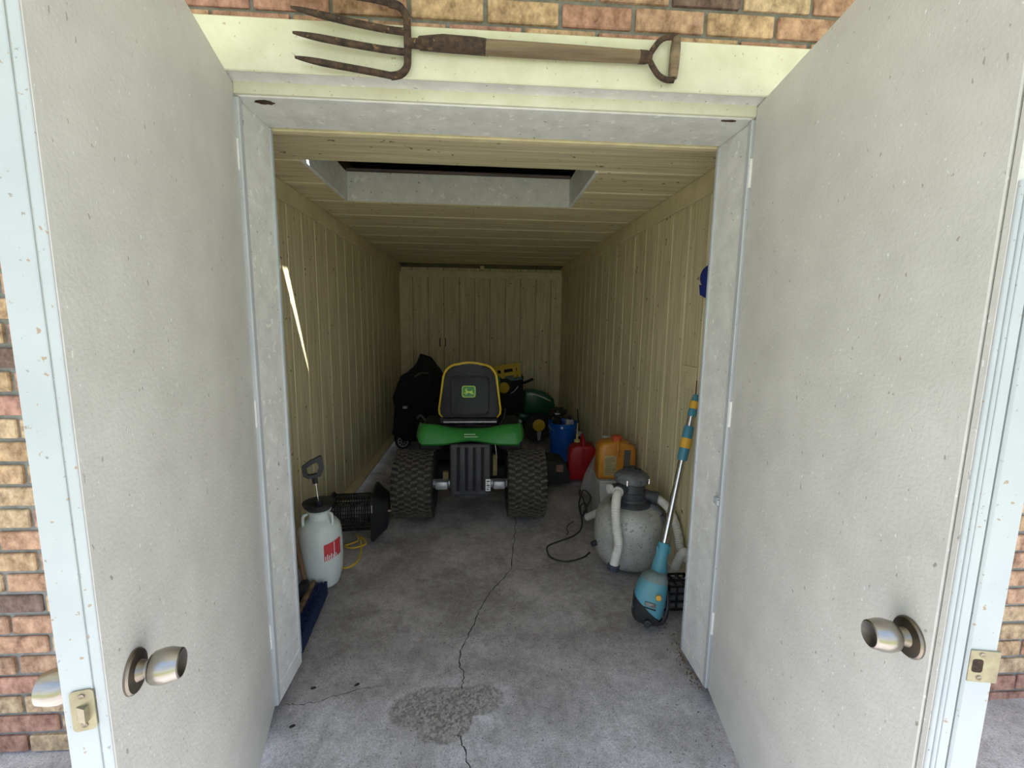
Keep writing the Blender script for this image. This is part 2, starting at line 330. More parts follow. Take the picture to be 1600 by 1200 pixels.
# ------------------------------------------------------------------ brick front wall
BY = 1.40                                     # brick face
def in_opening(x0, x1, z0, z1): return x1 > -.80 and x0 < .92 and z0 < 2.10
wf = root('wall_front', 'mixed red and buff brick wall around the shed doorway', 'wall', kind='structure')
bm = BM()
for a in ((-4, -.80, -.1, 2.6), (.92, 4, -.1, 2.6), (-.80, .92, 2.10, 2.6)): box(bm, a[0], a[1], BY + .011, BY + .12, a[2], a[3])
obj('mortar', bm, m_mortar, wf)
bl, bh, PX, PZ = .2060, .0595, .2185, .0727
def brick_bm(w):
    b = BM(); box(b, -w / 2, w / 2, 0, .05, 0, bh, bev=.0035); return b
singles = []; rest = []
row = 0; z = 2.2655 - 32 * PZ
while z < 2.56:
    off = (PX / 2 if row % 2 else 0) + .662 - 22 * PX
    for k in range(40):
        x0 = off + k * PX; x1 = x0 + bl
        if x0 < -3.9 or x1 > 3.9: continue
        if in_opening(x0, x1, z, z + bh):
            if x0 < -.80 < x1 - .05: x1 = -.80
            elif x0 + .05 < .92 < x1: x0 = .92
            else: continue
        d = random.uniform(-.003, .003)
        cx = (x0 + x1) / 2; w = x1 - x0
        seen = (-1.95 < cx < -1.02 and z < 1.75) or (1.25 < cx < 2.35 and z < 1.25) or (z > 2.2 and z < 2.46 and -1.0 < cx < 1.25)
        (singles if seen and len(singles) < 298 else rest).append((cx, z, w, d))
    z += PZ; row += 1
cache = {}
for cx, z, w, d in singles:
    key = round(w, 3)
    if key not in cache:
        o = obj('brick', brick_bm(w), m_brick, wf); cache[key] = o.data; o.location = (cx, BY + d, z)
    else:
        o = bpy.data.objects.new('brick', cache[key]); COL.objects.link(o); o.parent = wf; o.location = (cx, BY + d, z)
bm = BM()
for cx, z, w, d in rest: box(bm, cx - w / 2, cx + w / 2, BY + d, BY + d + .05, z, z + bh)
obj('bricks_beyond', bm, m_brick, wf, kind='stuff')

# fascia, frame head, jambs
bm = BM(); box(bm, -1.0, 1.16, 1.392, 1.402, 2.098, 2.238, bev=.003)
tag(obj('trim_1', bm, m_fascia), 'wide white fascia board over the doorway that carries the fork', 'trim', kind='structure')
fr = root('trim_2', 'peeling white timber frame of the double doorway', 'door frame', kind='structure')
bm = BM(); box(bm, -.86, .98, 1.397, 1.462, 2.098, 2.20, bev=.002); obj('outer_head', bm, m_white, fr)
bm = BM(); box(bm, -.80, .92, 1.462, 1.68, 2.062, 2.16, bev=.003); obj('head_jamb', bm, m_white, fr)
bm = BM(); box(bm, -.745, .868, 1.452, 1.466, 2.066, 2.10, bev=.002); obj('head_stop', bm, m_fascia, fr)
for sx, xf in ((-1, -.745), (1, .868)):
    bm = BM(); box(bm, min(xf, xf + sx * .05), max(xf, xf + sx * .05), 1.462, 1.68, .012, 2.0625, bev=.003); obj('side_jamb', bm, m_white, fr)
    bm = BM(); box(bm, min(xf - sx * .012, xf + sx * .03), max(xf - sx * .012, xf + sx * .03), 1.455, 1.478, .02, 2.06, bev=.003); obj('door_stop', bm, m_edge, fr)
    bm = BM(); box(bm, min(xf - sx * .006, xf + sx * .03), max(xf - sx * .006, xf + sx * .03), 1.668, 1.686, .05 if sx < 0 else .02, 2.06, bev=.003); obj('corner_bead', bm, m_edge, fr)
    bm = BM(); box(bm, min(xf - sx * .004, xf + sx * .04), max(xf - sx * .004, xf + sx * .04), 1.48, 1.684, .004, .075, bev=.003); obj('plinth_block', bm, m_white, fr)
    bm = BM(); box(bm, min(xf + sx * .03, xf + sx * .14), max(xf + sx * .03, xf + sx * .14), 1.403, 1.465, 0, 2.10, bev=.002); obj('brick_mould', bm, m_white, fr)
def blob2(cx, cy, rx, ry, seed, n=18):
    rn = random.Random(seed); return [(cx + rx * math.cos(2 * PI * k / n) * rn.uniform(.6, 1.1), cy + ry * math.sin(2 * PI * k / n) * rn.uniform(.6, 1.1)) for k in range(n)]
bm = BM(); prism(bm, blob2(-.672, 1.492, .030, .016, 1), 2.0595, 2.064, 'z'); obj('rot_hole', bm, m_rust, fr)
bm = BM(); prism(bm, blob2(1.486, 2.006, .010, .028, 2), -.7465, -.742, 'x'); obj('rot_hole', bm, m_rust, fr)
bm = BM(); prism(bm, blob2(.79, 1.476, .03, .006, 3), 2.0595, 2.064, 'z'); obj('rot_hole', bm, m_rust, fr)
bm = BM(); box(bm, .848, .862, 1.466, 1.494, .752, .782, bev=.004); tube(bm, [(.850, 1.462, .758), (.850, 1.462, .776)], .005); obj('catch_plate', bm, m_edge, fr)

# ------------------------------------------------------------------ shed interior walls
PW = .208; GAP = .0105
def plank_wall(name, label, loc, rotz, n, start, length_z, sgn, grid_mat, first_w=None):
    """planks stand along local +y; the inner face looks towards sgn on local x"""
    r = root(name, label, 'wall', loc, (0, 0, rotz), kind='structure')
    b = BM(); box(b, min(-sgn * .0035, -sgn * .05), max(-sgn * .0035, -sgn * .05), -.02, 4.40, -.02, 2.72); obj('backing', b, grid_mat, r)
    me = None
    for k in range(n):
        y = start + k * PW
        if me is None:
            b = BM(); box(b, min(-sgn * .0105, 0), max(-sgn * .0105, 0), GAP / 2, PW - GAP / 2, 0, length_z, bev=.0015); o = obj('plank', b, m_plank_v, r); me = o.data
        else:
            o = bpy.data.objects.new('plank', me); COL.objects.link(o); o.parent = r
        o.location = (0, y, 0)
    return r
wl = plank_wall('wall_left', 'shadowed cream groove-board wall on the left of the shed', (-1.112, 1.68, 0), 0, 22, -.08 - .208 + .004, 2.15, 1, m_groove)
wr = plank_wall('wall_right', 'cream groove-board wall on the right of the shed', (1.118, 1.68, 0), .0150, 22, -.12, 2.15, -1, m_groove)
wb = root('wall_back', 'dim cream board wall closing the far end of the shed', 'wall', (0, 5.98, 0), kind='structure')
bm = BM(); box(bm, -1.2, 1.2, .010, .06, -.02, 2.72); obj('backing', bm, m_groove_dark, wb)
me = None
for k in range(11):
    x = -1.148 + k * .205
    if me is None:
        b = BM(); box(b, .003, .202, 0, .0105, 0, 2.12, bev=.002); o = obj('plank', b, m_plank_v, wb); me = o.data
    else:
        o = bpy.data.objects.new('plank', me); COL.objects.link(o); o.parent = wb
    o.location = (x, 0, 0)
bm = BM(); box(bm, -1.11, 1.04, -.018, 0, 1.992, 2.082, bev=.003); obj('batten', bm, m_trimcream, wb)
bm = BM(); box(bm, -1.11, -.985, -.018, 0, 0, 1.992, bev=.003); obj('batten', bm, m_trimcream, wb)
bm = BM(); box(bm, .965, 1.045, -.018, 0, 0, 1.992, bev=.003); obj('batten', bm, m_trimcream, wb)
# inner returns of the front wall beside the jambs, gable above
bm = BM()
box(bm, -1.2, -.795, 1.53, 1.683, 0, 2.72); box(bm, .915, 1.2, 1.53, 1.683, 0, 2.72); box(bm, -.80, .92, 1.53, 1.683, 2.16, 2.72)
obj('inner_return', bm, m_trimcream, wf)
bm = BM(); box(bm, -.80, .92, 1.684, 1.715, 2.056, 2.15, bev=.003)
tag(obj('trim_3', bm, m_trimcream), 'cream strip on the ceiling just behind the white door head', 'trim', kind='structure')
# long trims
bm = BM(); box(bm, 0, .020, 0, 4.29, 2.048, 2.149, bev=.003)
tag(obj('trim_4', bm, m_trimcream, loc=(-1.112, 1.685, 0)), 'cream board along the top of the left wall', 'trim', kind='structure')
bm = BM(); box(bm, -.020, 0, 0, 4.29, 2.042, 2.149, bev=.003)
tag(obj('trim_5', bm, m_trimcream, loc=(1.1178, 1.685, 0), rot=(0, 0, .0150)), 'cream board along the top of the right wall', 'trim', kind='structure')
bm = BM(); box(bm, 0, .068, 0, 4.27, 0, .040, bev=.004)
tag(obj('baseboard_left', bm, m_trimcream, loc=(-1.111, 1.70, 0)), 'dusty timber sill lying along the foot of the left wall', 'baseboard', kind='structure')

# ------------------------------------------------------------------ ceiling with attic hatch
CZ = 2.15; HX0, HX1, HY0, HY1 = -.85, .545, 2.25, 2.905
ce = root('ceiling', 'cream grooved board ceiling of the shed', 'ceiling', kind='structure')
bm = BM()
for a in ((-1.15, HX0, HY0, HY1), (HX1, 1.14, HY0, HY1), (-1.15, 1.14, 1.62, HY0), (-1.15, 1.14, HY1, 5.82)): box(bm, a[0], a[1], a[2], a[3], CZ + .003, CZ + .03)
obj('backing', bm, m_groove, ce)
gro = [1.69, 2.255, 2.60, 2.955, 3.31, 3.67, 4.03, 4.39, 4.75, 5.10, 5.46, 5.82]
for a, b_ in zip(gro, gro[1:]):
    spans = [(-1.11, 1.11)]
    if a >= 2.2 and b_ <= 2.96: spans = [(-1.11, HX0), (HX1, 1.11)]
    y0 = a + (.011 if a > 1.7 else 0); y1 = b_ - .011
    if a > 2.5 and a < 2.7: y1 = min(y1, 2.946)
    for s0, s1 in spans:
        bm = BM(); box(bm, s0, s1, y0, y1, CZ, CZ + .009, bev=.002); obj('plank', bm, m_plank_h, ce)
ha = root('trim_8', 'white board frame of the open attic hatch in the ceiling', 'hatch', (-.15, 2.58, CZ), kind='structure')
def hb(*a):
    b = BM(); box(b, *a, bev=.003); return b
hx0, hx1, hy0, hy1 = HX0 + .152, HX1 + .148, HY0 - 2.58, HY1 - 2.582
obj('back_board', hb(hx0, hx1, hy1, hy1 + .019, -.008, .165), m_white, ha)
obj('side_board', hb(hx0 - .019, hx0, hy0, hy1 + .019, -.008, .165), m_white, ha)
obj('side_board', hb(hx1, hx1 + .019, hy0, hy1 + .019, -.008, .165), m_white, ha)
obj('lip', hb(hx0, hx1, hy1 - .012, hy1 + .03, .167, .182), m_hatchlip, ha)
# rafters at the dark gap at the far end
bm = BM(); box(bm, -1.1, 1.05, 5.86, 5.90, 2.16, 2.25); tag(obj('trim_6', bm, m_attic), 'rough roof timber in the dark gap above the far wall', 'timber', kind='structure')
bm = BM(); box(bm, -.05, .0, 5.80, 5.98, 2.085, 2.13); tag(obj('trim_7', bm, m_trimcream), 'small cream block bridging the gap above the far wall', 'block', kind='structure')
# roof deck with two narrow gaps that let the sun in, unseen porch soffit
def sheet(bm, outer, inner, z0, z1):
    for z in (z0, z1):
        o = [bm.verts.new((x, y, z)) for x, y in outer]; i = [bm.verts.new((x, y, z)) for x, y in inner]
        for k in range(4): bm.faces.new((o[k], o[(k + 1) % 4], i[(k + 1) % 4], i[k]))
bm = BM()
sheet(bm, [(-1.5, 2.06), (1.5, 2.0), (1.5, 6.2), (-1.5, 6.2)], [(-.507, 2.053), (-.144, 2.035), (-.144, 2.050), (-.507, 2.123)], 2.70, 2.71)
sheet(bm, [(-1.5, 1.3), (1.5, 1.3), (1.5, 2.0), (-1.5, 2.06)], [(-.538, 1.996), (-.503, 1.994), (-.500, 2.032), (-.535, 2.034)], 2.70, 2.71)
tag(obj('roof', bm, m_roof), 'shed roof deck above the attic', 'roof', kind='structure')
bm = BM(); box(bm, -5, 5, -.40, 1.5, 2.60, 2.66)  # unseen overhang, depth set to keep direct sun off the doors
tag(obj('soffit', bm, m_soffit), 'unseen white soffit over the porch, sized to shade the doors', 'soffit', kind='structure')

# ------------------------------------------------------------------ doors (local x = hinge to free edge, local y = outward thickness)
def knob(parent, x, z, side, y0, sc=1.0):
    d = -1 if side == 'in' else 1          # in: towards local -y
    MM = T(x, y0, z) @ align((0, d, 0)) @ Matrix.Scale(sc, 4)
    k = obj('knob', lathe(BM(), [(.0125, .004), (.0120, .021), (.0205, .023), (.0240, .027), (.0265, .038), (.0262, .048), (.0222, .063), (.0200, .0645), (.011, .0605), (.001, .059)], 32, MM), m_nickel, parent, 40)
    obj('rose', lathe(BM(), [(.0335, 0), (.0335, .003), (.031, .006), (.016, .0075), (.0125, .016)], 32, MM), m_nickeld, k, 35)
    return k
# door at the left
d1 = root('door_1', 'left shed door swung open, its latch edge facing out', 'door', (-.745, 1.455, 0), (0, 0, math.atan2(-.97, .243)), kind='structure')
# local +x runs to the free edge; inner face is at local y=0 facing +X world => local +y; outer at -y
DL = .895
bm = BM(); box(bm, 0, DL, -.049, 0, .018, 2.095, bev=.002); obj('door_slab', bm, m_door, d1)
bm = BM(); box(bm, DL - .001, DL + .003, -.0485, -.014, .018, 2.094, bev=.001); obj('edge_band', bm, m_edge, d1)
bm = BM(); box(bm, DL - .001, DL + .0022, -.0125, -.0005, .018, 2.094, bev=.001); obj('edge_strip', bm, m_edge, d1)
KX, KZ = .826, .852
knob(d1, KX, KZ, 'out', 0); knob(d1, KX, KZ, 'in', -.049)
lp = obj('latch_plate', prism(BM(), rrect(-.0395, -.0125, .829, .891, .006), DL + .002, DL + .0052, 'x'), m_brass, d1)
b = BM(); prism(b, [(DL + .004, -.036), (DL + .013, -.021), (DL + .004, -.019)], .845, .867, 'z'); obj('latch_bolt', b, m_brass, lp)
for zz in (.838, .882): obj('screw', lathe(BM(), [(.0042, 0), (.0036, .0012), (.0008, .0006)], 12, T(DL + .0052, -.026, zz) @ RY(PI / 2)), m_nickeld, lp)
for zz in (.25, 1.05, 1.85):
    b = BM(); tube(b, [(-.004, .002, zz), (-.004, .002, zz + .09)], .006, 10); obj('hinge_knuckle', b, m_white, d1, 40)
# door at the right
k_ = .17; d2 = root('door_2', 'right shed door swung open, its strike plate edge facing out', 'door', (.866, 1.452, 0), (0, 0, math.atan2(-1, -k_)), kind='structure')
# local +x to free edge; local +y points to +X world (outwards), inner face y=0
DR = .888
bm = BM(); box(bm, 0, .871, 0, .031, .018, 2.095, bev=.002); obj('door_slab', bm, m_door, d2)
bm = BM(); box(bm, .8745, DR, 0, .031, .018, 2.095, bev=.002); obj('stile_strip', bm, m_door, d2)
bm = BM(); box(bm, .866, .88, .004, .030, .018, 2.094); obj('groove_fill', bm, m_jdark, d2)
bm = BM(); tube(bm, [(DR, .004, .02), (DR, .004, 1.60)], .0038, 8); obj('bead', bm, m_edge, d2, 50)
bm = BM(); tube(bm, [(DR, .0125, .02), (DR, .0125, 2.09)], .0034, 8); obj('bead', bm, m_edge, d2, 50)
bm = BM(); box(bm, DR - .002, DR + .0025, .0165, .0305, .018, 2.094, bev=.001); obj('edge_band', bm, m_edge, d2)
bm = BM(); box(bm, .80, DR - .004, .030, .036, .018, 2.09); obj('seal_gap', bm, m_jdark, d2)
bm = BM(); box(bm, .80, DR + .003, .0345, .0765, .012, 2.097, bev=.003); obj('astragal', bm, m_edge, d2)
KX, KZ = .828, .880
knob(d2, KX, KZ, 'in', 0); knob(d2, KX, KZ, 'out', .031)
sp = obj('strike_plate', box(BM(), DR + .001, DR + .0052, .0375, .0795, .858, .912, bev=.001), m_brass, d2)
obj('strike_hole', prism(BM(), rrect(.041, .056, .875, .897, .004), DR + .004, DR + .0056, 'x'), m_rust, sp)
for zz in (.866, .905): obj('screw', lathe(BM(), [(.0042, 0), (.0036, .0012), (.0008, .0006)], 12, T(DR + .0052, .053, zz) @ RY(PI / 2)), m_nickeld, sp)
for zz in (.25, 1.05, 1.85):
    b = BM(); tube(b, [(-.004, -.002, zz), (-.004, -.002, zz + .09)], .006, 10); obj('hinge_knuckle', b, m_white, d2, 40)

# ------------------------------------------------------------------ garden fork hung on the fascia
fk = root('garden_fork', 'rusty four-tined garden fork with wooden handle hung on the white fascia', 'fork', (0, 1.372, 2.18))
def fp(x, z, y=0): return (x, y, z - 2.18)
def tine(pts):
    P = spline(pts, 7); n = len(P)
    r = [.0096 if i < n * .7 else .0096 - .0080 * ((i - n * .7) / (n * .3)) ** 1.5 for i in range(n)]
    return tube(BM(), P, r, 8)
obj('tine', tine([fp(-.262, 2.279, -.001), fp(-.33, 2.287, -.004), fp(-.43, 2.293, -.009), fp(-.545, 2.312, -.012)]), m_forktine, fk, 50)
obj('tine', tine([fp(-.222, 2.208, 0), fp(-.30, 2.213, -.003), fp(-.42, 2.228, -.009), fp(-.530, 2.247, -.012)]), m_forktine, fk, 50)
obj('tine', tine([fp(-.222, 2.156, 0), fp(-.30, 2.160, -.003), fp(-.42, 2.171, -.009), fp(-.528, 2.184, -.012)]), m_forktine, fk, 50)
obj('tine', tine([fp(-.262, 2.092, -.001), fp(-.33, 2.100, -.004), fp(-.43, 2.110, -.009), fp(-.525, 2.122, -.012)]), m_forktine, fk, 50)
obj('yoke', tube(BM(), spline([fp(-.268, 2.2785), fp(-.240, 2.272), fp(-.222, 2.250), fp(-.219, 2.215), fp(-.219, 2.182), fp(-.219, 2.15), fp(-.222, 2.118), fp(-.240, 2.098), fp(-.268, 2.0915)], 6), .0105, 10), m_forktine, fk, 50)
P = [fp(-.222, 2.180), fp(-.19, 2.180), fp(-.185, 2.181), fp(-.12, 2.184), fp(-.03, 2.182), fp(.002, 2.180)]
obj('socket', tube(BM(), P, [.012, .013, .017, .0215, .0215, .0205], 12), m_forktine, fk, 40)
obj('shaft', tube(BM(), [fp(.001, 2.180), fp(.25, 2.178), fp(.452, 2.177)], [.0200, .0192, .0165], 12), m_forkwood, fk, 50)
obj('collar', tube(BM(), [fp(.448, 2.177), fp(.47, 2.177), fp(.485, 2.177)], [.0175, .017, .013], 12), m_forktine, fk, 40)
for s in (1, -1):
    obj('handle_arm', tube(BM(), spline([fp(.478, 2.177 + s * .004), fp(.492, 2.177 + s * .026), fp(.510, 2.177 + s * .047), fp(.535, 2.177 + s * .058), fp(.556, 2.177 + s * .058)], 5), .0082, 8), m_forktine, fk, 50)
obj('grip', tube(BM(), [fp(.553, 2.124), fp(.554, 2.15), fp(.555, 2.177), fp(.556, 2.205), fp(.557, 2.232)], [.0125, .0145, .015, .0145, .0125], 12), m_forkwood, fk, 50)

# ------------------------------------------------------------------ riding mower (local origin on the floor under the rear axle)
mo = root('riding_mower', 'green riding lawn mower seen from behind with yellow-edged black seat', 'lawn mower', (-.088, 3.09, 0))
TR = .245
def tyre(name, x, y, r, w, rim, rows, parent, side, lugs=True):
    MX = T(x, y, r) @ RY(PI / 2)
    h = w / 2
    prof = [(rim, -h * .75), (rim + .03, -h * .92), (r * .80, -h), (r * .925, -h * .93), (r * .965, -h * .80), (r * .978, -h * .3), (r * .98, 0), (r * .978, h * .3), (r * .965, h * .80), (r * .925, h * .93), (r * .80, h), (rim + .03, h * .92), (rim, h * .75)]
    t = obj(name, lathe(BM(), prof, 40, MX, cap=False), m_rubber, parent, 45)
    rb = obj('rim', lathe(BM(), [(rim + .004, -h * .6), (rim * .8, -h * .35), (.03, -h * .3), (.03, h * .3), (rim * .8, h * .35), (rim + .004, h * .6)], 28, MX), m_toyy, t, 40)
    if lugs:
        b = BM(); nc = 6
        for i in range(rows):
            a = 2 * PI * i / rows
            for j in range(nc):
                u = (j + .5) / nc * 2 - 1
                aa = a + (PI / rows if j % 2 else 0)
                rr = r * (.975 - .05 * max(0, abs(u) - .6))
                yw = .24 if j % 2 else -.24
                MM = T(x, y, r) @ RX(aa) @ T(u * h * .93, 0, rr) @ RY(-.32 * u * abs(u)) @ RZ(yw)
                box(b, -h / nc * .98, h / nc * .98, -.0085, .0085, -.008, .0075, MM=MM)
        obj('tread', b, m_lug, t, kind='stuff')
    return t
for s in (-1, 1): tyre('rear_tyre', s * .398, 0, TR, .285, .10, 34, mo, s)
for s in (-1, 1): tyre('front_tyre', s * .36, 1.32, .19, .15, .09, 24, mo, s, lugs=False)
# fender
b = BM(); NU = 32; rows = []
def zb(x): return .562 + .030 * math.exp(-(x / .13) ** 2)
def zt(x): return .700 - .030 * math.exp(-(x / .20) ** 4)
def prow(y, zf, wsc):
    out = []
    for i in range(NU + 1):
        u = i / NU * 2 - 1; x = .378 * wsc * u
        e = max(0, abs(u) - .86) / .14
        out.append(b.verts.new((x, y + .075 * e * e, zf(x, e))))
    return out
rows.append(prow(-.150, lambda x, e: zb(x) + .045 * e * e, .985))
rows.append(prow(-.160, lambda x, e: zb(x) + .016 + .04 * e * e, 1.0))
rows.append(prow(-.140, lambda x, e: zb(x) * .5 + zt(x) * .5 + .0 * e, 1.0))
rows.append(prow(-.110, lambda x, e: zt(x) - .016 - .010 * e, .98))
rows.append(prow(-.075, lambda x, e: zt(x) - .004 * e, .955))
rows.append(prow(-.03, lambda x, e: zt(x) - .012 - .01 * e, .955))
rows.append(prow(.0, lambda x, e: zt(x) - .06, .94))
for a, c in zip(rows, rows[1:]):
    for i in range(NU): b.faces.new((a[i], a[i + 1], c[i + 1], c[i]))
fe = obj('fender', b, m_green, mo, 40); so = fe.modifiers.new('thick', 'SOLIDIFY'); so.thickness = .012; so.offset = -1
for s in (-1, 1):
    bq = BM(); box(bq, s * .285 - .085, s * .285 + .085, -.05, .45, .50, .655, bev=.02); obj('wheel_arch', bq, m_blackm, mo)
b = BM()
for k in range(2):
    z0 = .640 - k * .017
    for j in range(9 if k == 0 else 11): box(b, -.042 + j * .0085, -.0362 + j * .0085, -.1535 - k * .0, -.150 - k * .0, z0, z0 + .007, MM=T(0, 0, 0))
obj('decal', b, m_pale, fe)
for v in fe.children[0].data.vertices: v.co.y -= .001
# seat
def seat_outline(g):   # g = inset
    hw0, hw1, z0, z1, r = .236 - g, .193 - g, .70 + g * .3, 1.108 - g, .115 - g * .6
    pts = []
    pts += [(-hw0 + .03, z0), (hw0 - .03, z0), (hw0 - .004, z0 + .03), (hw0, z0 + .065)]
    cx, cz = hw1 - r + .012, z1 - r
    for k in range(9):
        a = math.radians(8 + 82 * k / 8); pts.append((cx + r * math.cos(a), cz + r * math.sin(a)))
    for k in range(1, 6): pts.append((cx * (1 - k / 3), z1 + .012 * (1 - (1 - k / 3) ** 2)))
    for k in range(9):
        a = math.radians(90 + 82 * k / 8); pts.append((-cx + r * math.cos(a), cz + r * math.sin(a)))
    pts += [(-hw0, z0 + .065), (-hw0 + .004, z0 + .03)]
    return pts
tilt = T(-.012, .10, .70) @ RX(-.10) @ T(0, 0, -.70)
b = BM(); prism(b, seat_outline(0), .012, .085, 'y', tilt, bev=.012, seg=3); obj('seat_cushion_back', b, m_yellow, mo, 40)
b = BM(); prism(b, seat_outline(.016), -.014, .03, 'y', tilt, bev=.010, seg=3); sh = obj('seat_shell', b, m_seat, mo, 40)
# raised panel frame pressed into the shell
def ring(bm, o, i, t0, t1, MM):
    n = len(o); V = []
    for pts in (o, i):
        for t in (t0, t1): V.append([bm.verts.new(MM @ Vector((a, t, c))) for a, c in pts])
    o0, o1, i0, i1 = V
    for k in range(n):
        q = (k + 1) % n
        bm.faces.new((o0[k], o0[q], i0[q], i0[k])); bm.faces.new((o1[k], o1[q], i1[q], i1[k])); bm.faces.new((o0[k], o0[q], o1[q], o1[k])); bm.faces.new((i0[k], i0[q], i1[q], i1[k]))
def pan(g): return rrect(-.140 + g, .140 - g, .725 + g, 1.012 - g, .035 - g * .5)
b = BM(); ring(b, pan(-.005), pan(.006), -.0168, -.012, tilt); obj('pressed_line', b, m_blackm, sh)
b = BM(); prism(b, pan(.006), -.0175, -.010, 'y', tilt, bev=.003); obj('back_panel', b, m_seat, sh, 40)
eb = T(-.008, 0, .900)
b = BM(); prism(b, rrect(-.050, .050, -.043, .043, .018), -.0215, -.0165, 'y', tilt @ eb); em = obj('emblem', b, m_lime, sh)
b = BM(); prism(b, rrect(-.0445, .0445, -.0375, .0375, .014), -.0225, -.020, 'y', tilt @ eb); obj('emblem_field', b, m_green, em)
deer = [(.10, .58), (.17, .66), (.20, .74), (.17, .84), (.26, .93), (.24, .82), (.27, .76), (.33, .90), (.42, .95), (.34, .82), (.32, .72), (.35, .62), (.55, .57), (.72, .60), (.82, .70), (.86, .62), (.83, .50), (.93, .34), (1.0, .16), (.94, .16), (.86, .30), (.72, .38), (.84, .22), (.80, .18), (.62, .36), (.45, .40), (.34, .30), (.24, .14), (.18, .16), (.26, .36), (.10, .30), (.0, .36), (.02, .42), (.12, .40), (.26, .46), (.25, .56), (.19, .58)]
b = BM(); prism(b, [((x - .5) * .078, (y - .53) * .062) for x, y in deer], -.0238, -.022, 'y', tilt @ eb); obj('emblem_deer', b, m_lime, em)
b = BM(); box(b, -.24, .21, .13, .56, .70, .80, bev=.03, seg=3); obj('seat_cushion', b, m_yellow, mo, 40)
b = BM(); box(b, -.23, .20, .06, .54, .665, .705, bev=.008); obj('seat_pan', b, m_black, mo)
b = BM(); tube(b, [(-.20, .045, .684), (.185, .045, .686)], .0085, 8); obj('seat_rod', b, m_alu, mo, 50)
for sx in (-.13, .11):
    b = BM(); P = [(sx + .020 * math.cos(t * .8), .03 + .020 * math.sin(t * .8), .60 + t * .0028) for t in range(30)]; tube(b, P, .004, 6); obj('seat_spring', b, m_blackm, mo, 50)
b = BM(); box(b, -.05, .04, .0, .05, .655, .675, bev=.006); box(b, -.20, .18, .02, .40, .645, .665, bev=.004); obj('seat_bracket', b, m_blackm, mo)
b = BM(); tube(b, [(.20, .05, .66), (.235, .06, .70), (.25, .08, .78)], .008, 8); obj('seat_lever', b, m_blackm, mo, 50)
# rear guard with ribs
g = BM(); box(g, -.142, .142, -.150, -.135, .225, .575, bev=.006); gd = obj('rear_guard', g, m_blackm, mo)
for cx, w in ((-.113, .046), (-.0555, .042), (0, .042), (.0555, .042), (.113, .046)):
    b = BM(); box(b, cx - w / 2, cx + w / 2, -.172, -.140, .222, .572, bev=.009, seg=2); obj('guard_rib', b, m_guard, gd, 40)
for z0, z1 in ((.552, .578), (.215, .248)):
    b = BM(); box(b, -.135, .135, -.1715, -.14, z0, z1, bev=.006); obj('guard_edge', b, m_guard, gd)
b = BM(); prism(b, [(-.13, .225), (-.10, .198), (-.04, .188), (.04, .188), (.10, .198), (.13, .225)], -.16, -.10, 'y', bev=.004); obj('hitch_lip', b, m_black, gd)
for cx in (-.113, -.0555, .0555, .113):
    b = BM(); box(b, cx - .011, cx + .011, -.1735, -.17, .428, .434); obj('guard_slot', b, m_ink, gd)
b = BM(); box(b, .106, .140, -.1755, -.171, .245, .330, bev=.0015); la = obj('white_label', b, m_label, gd)
b = BM()
for z0, z1, x0, x1 in ((.312, .320, .112, .133), (.300, .304, .112, .126), (.283, .291, .112, .134), (.272, .276, .115, .134), (.256, .262, .112, .130)): box(b, x0, x1, -.1765, -.175, z0, z1)
obj('label_print', b, m_ink, la)
for s in (-1, 1):
    b = BM(); box(b, s * .205 - .045, s * .205 + .045, -.10, -.02, .225, .285, bev=.012, seg=2); tube(b, [(s * .14, -.03, .25), (s * .27, -.03, .25)], .032, 12); obj('axle_housing', b, m_alu, mo, 40)
b = BM(); tube(b, [(-.30, 0, .245), (.30, 0, .245)], .02, 10); obj('axle', b, m_alu, mo, 50)
b = BM(); box(b, .158, .190, -.02, .02, .30, .46, bev=.003); obj('frame_bracket', b, m_tan, mo)
b = BM(); box(b, -.20, -.158, -.05, .0, .28, .34, bev=.003); obj('frame_bracket', b, m_tan, mo)
b = BM(); tube(b, spline([(.17, -.06, .56), (.18, -.06, .50), (.185, -.05, .44)], 5), .003, 6); obj('control_rod', b, m_alu, mo, 50)
b = BM(); box(b, -.15, .15, -.08, 1.5, .34, .56, bev=.02); obj('chassis', b, m_blackm, mo)
b = BM(); box(b, -.36, .36, .45, .95, .27, .34, bev=.02); obj('footrest', b, m_blackm, mo)
# hood, steering wheel, deck, discharge chute
b = BM(); prism(b, [(.86, .45), (1.56, .42), (1.60, .60), (1.52, .80), (1.20, .90), (.92, .92), (.86, .86)], -.24, .24, 'x', bev=.03, seg=3); obj('hood', b, m_green, mo, 40)
b = BM(); P = [(.17 * math.cos(2 * PI * k / 24), .74 + .15 * math.sin(2 * PI * k / 24), .92 + .08 * math.sin(2 * PI * k / 24)) for k in range(25)]; tube(b, P, .013, 8); tube(b, [(0, .74, .92), (0, .88, .72)], .02, 8); tube(b, [(-.17, .74, .92), (.17, .74, .92)], .011, 6); obj('steering_wheel', b, m_black, mo, 50)
b = BM(); box(b, -.52, .52, .55, 1.10, .06, .19, bev=.05, seg=3); obj('mower_deck', b, m_chute, mo, 40)
b = BM(); prism(b, [(.50, .02), (.845, .012), (.850, .11), (.80, .20), (.60, .228), (.50, .225)], .56, .84, 'y', bev=.014, seg=2); ch = obj('discharge_chute', b, m_chute, mo, 40)
b = BM(); box(b, .725, .785, .553, .560, .125, .185, MM=T(0, 0, 0)); obj('warning_sticker', b, mat('faded_red_sticker', (.34, .17, .12), (.20, .11, .08), .6, scale=60), ch)

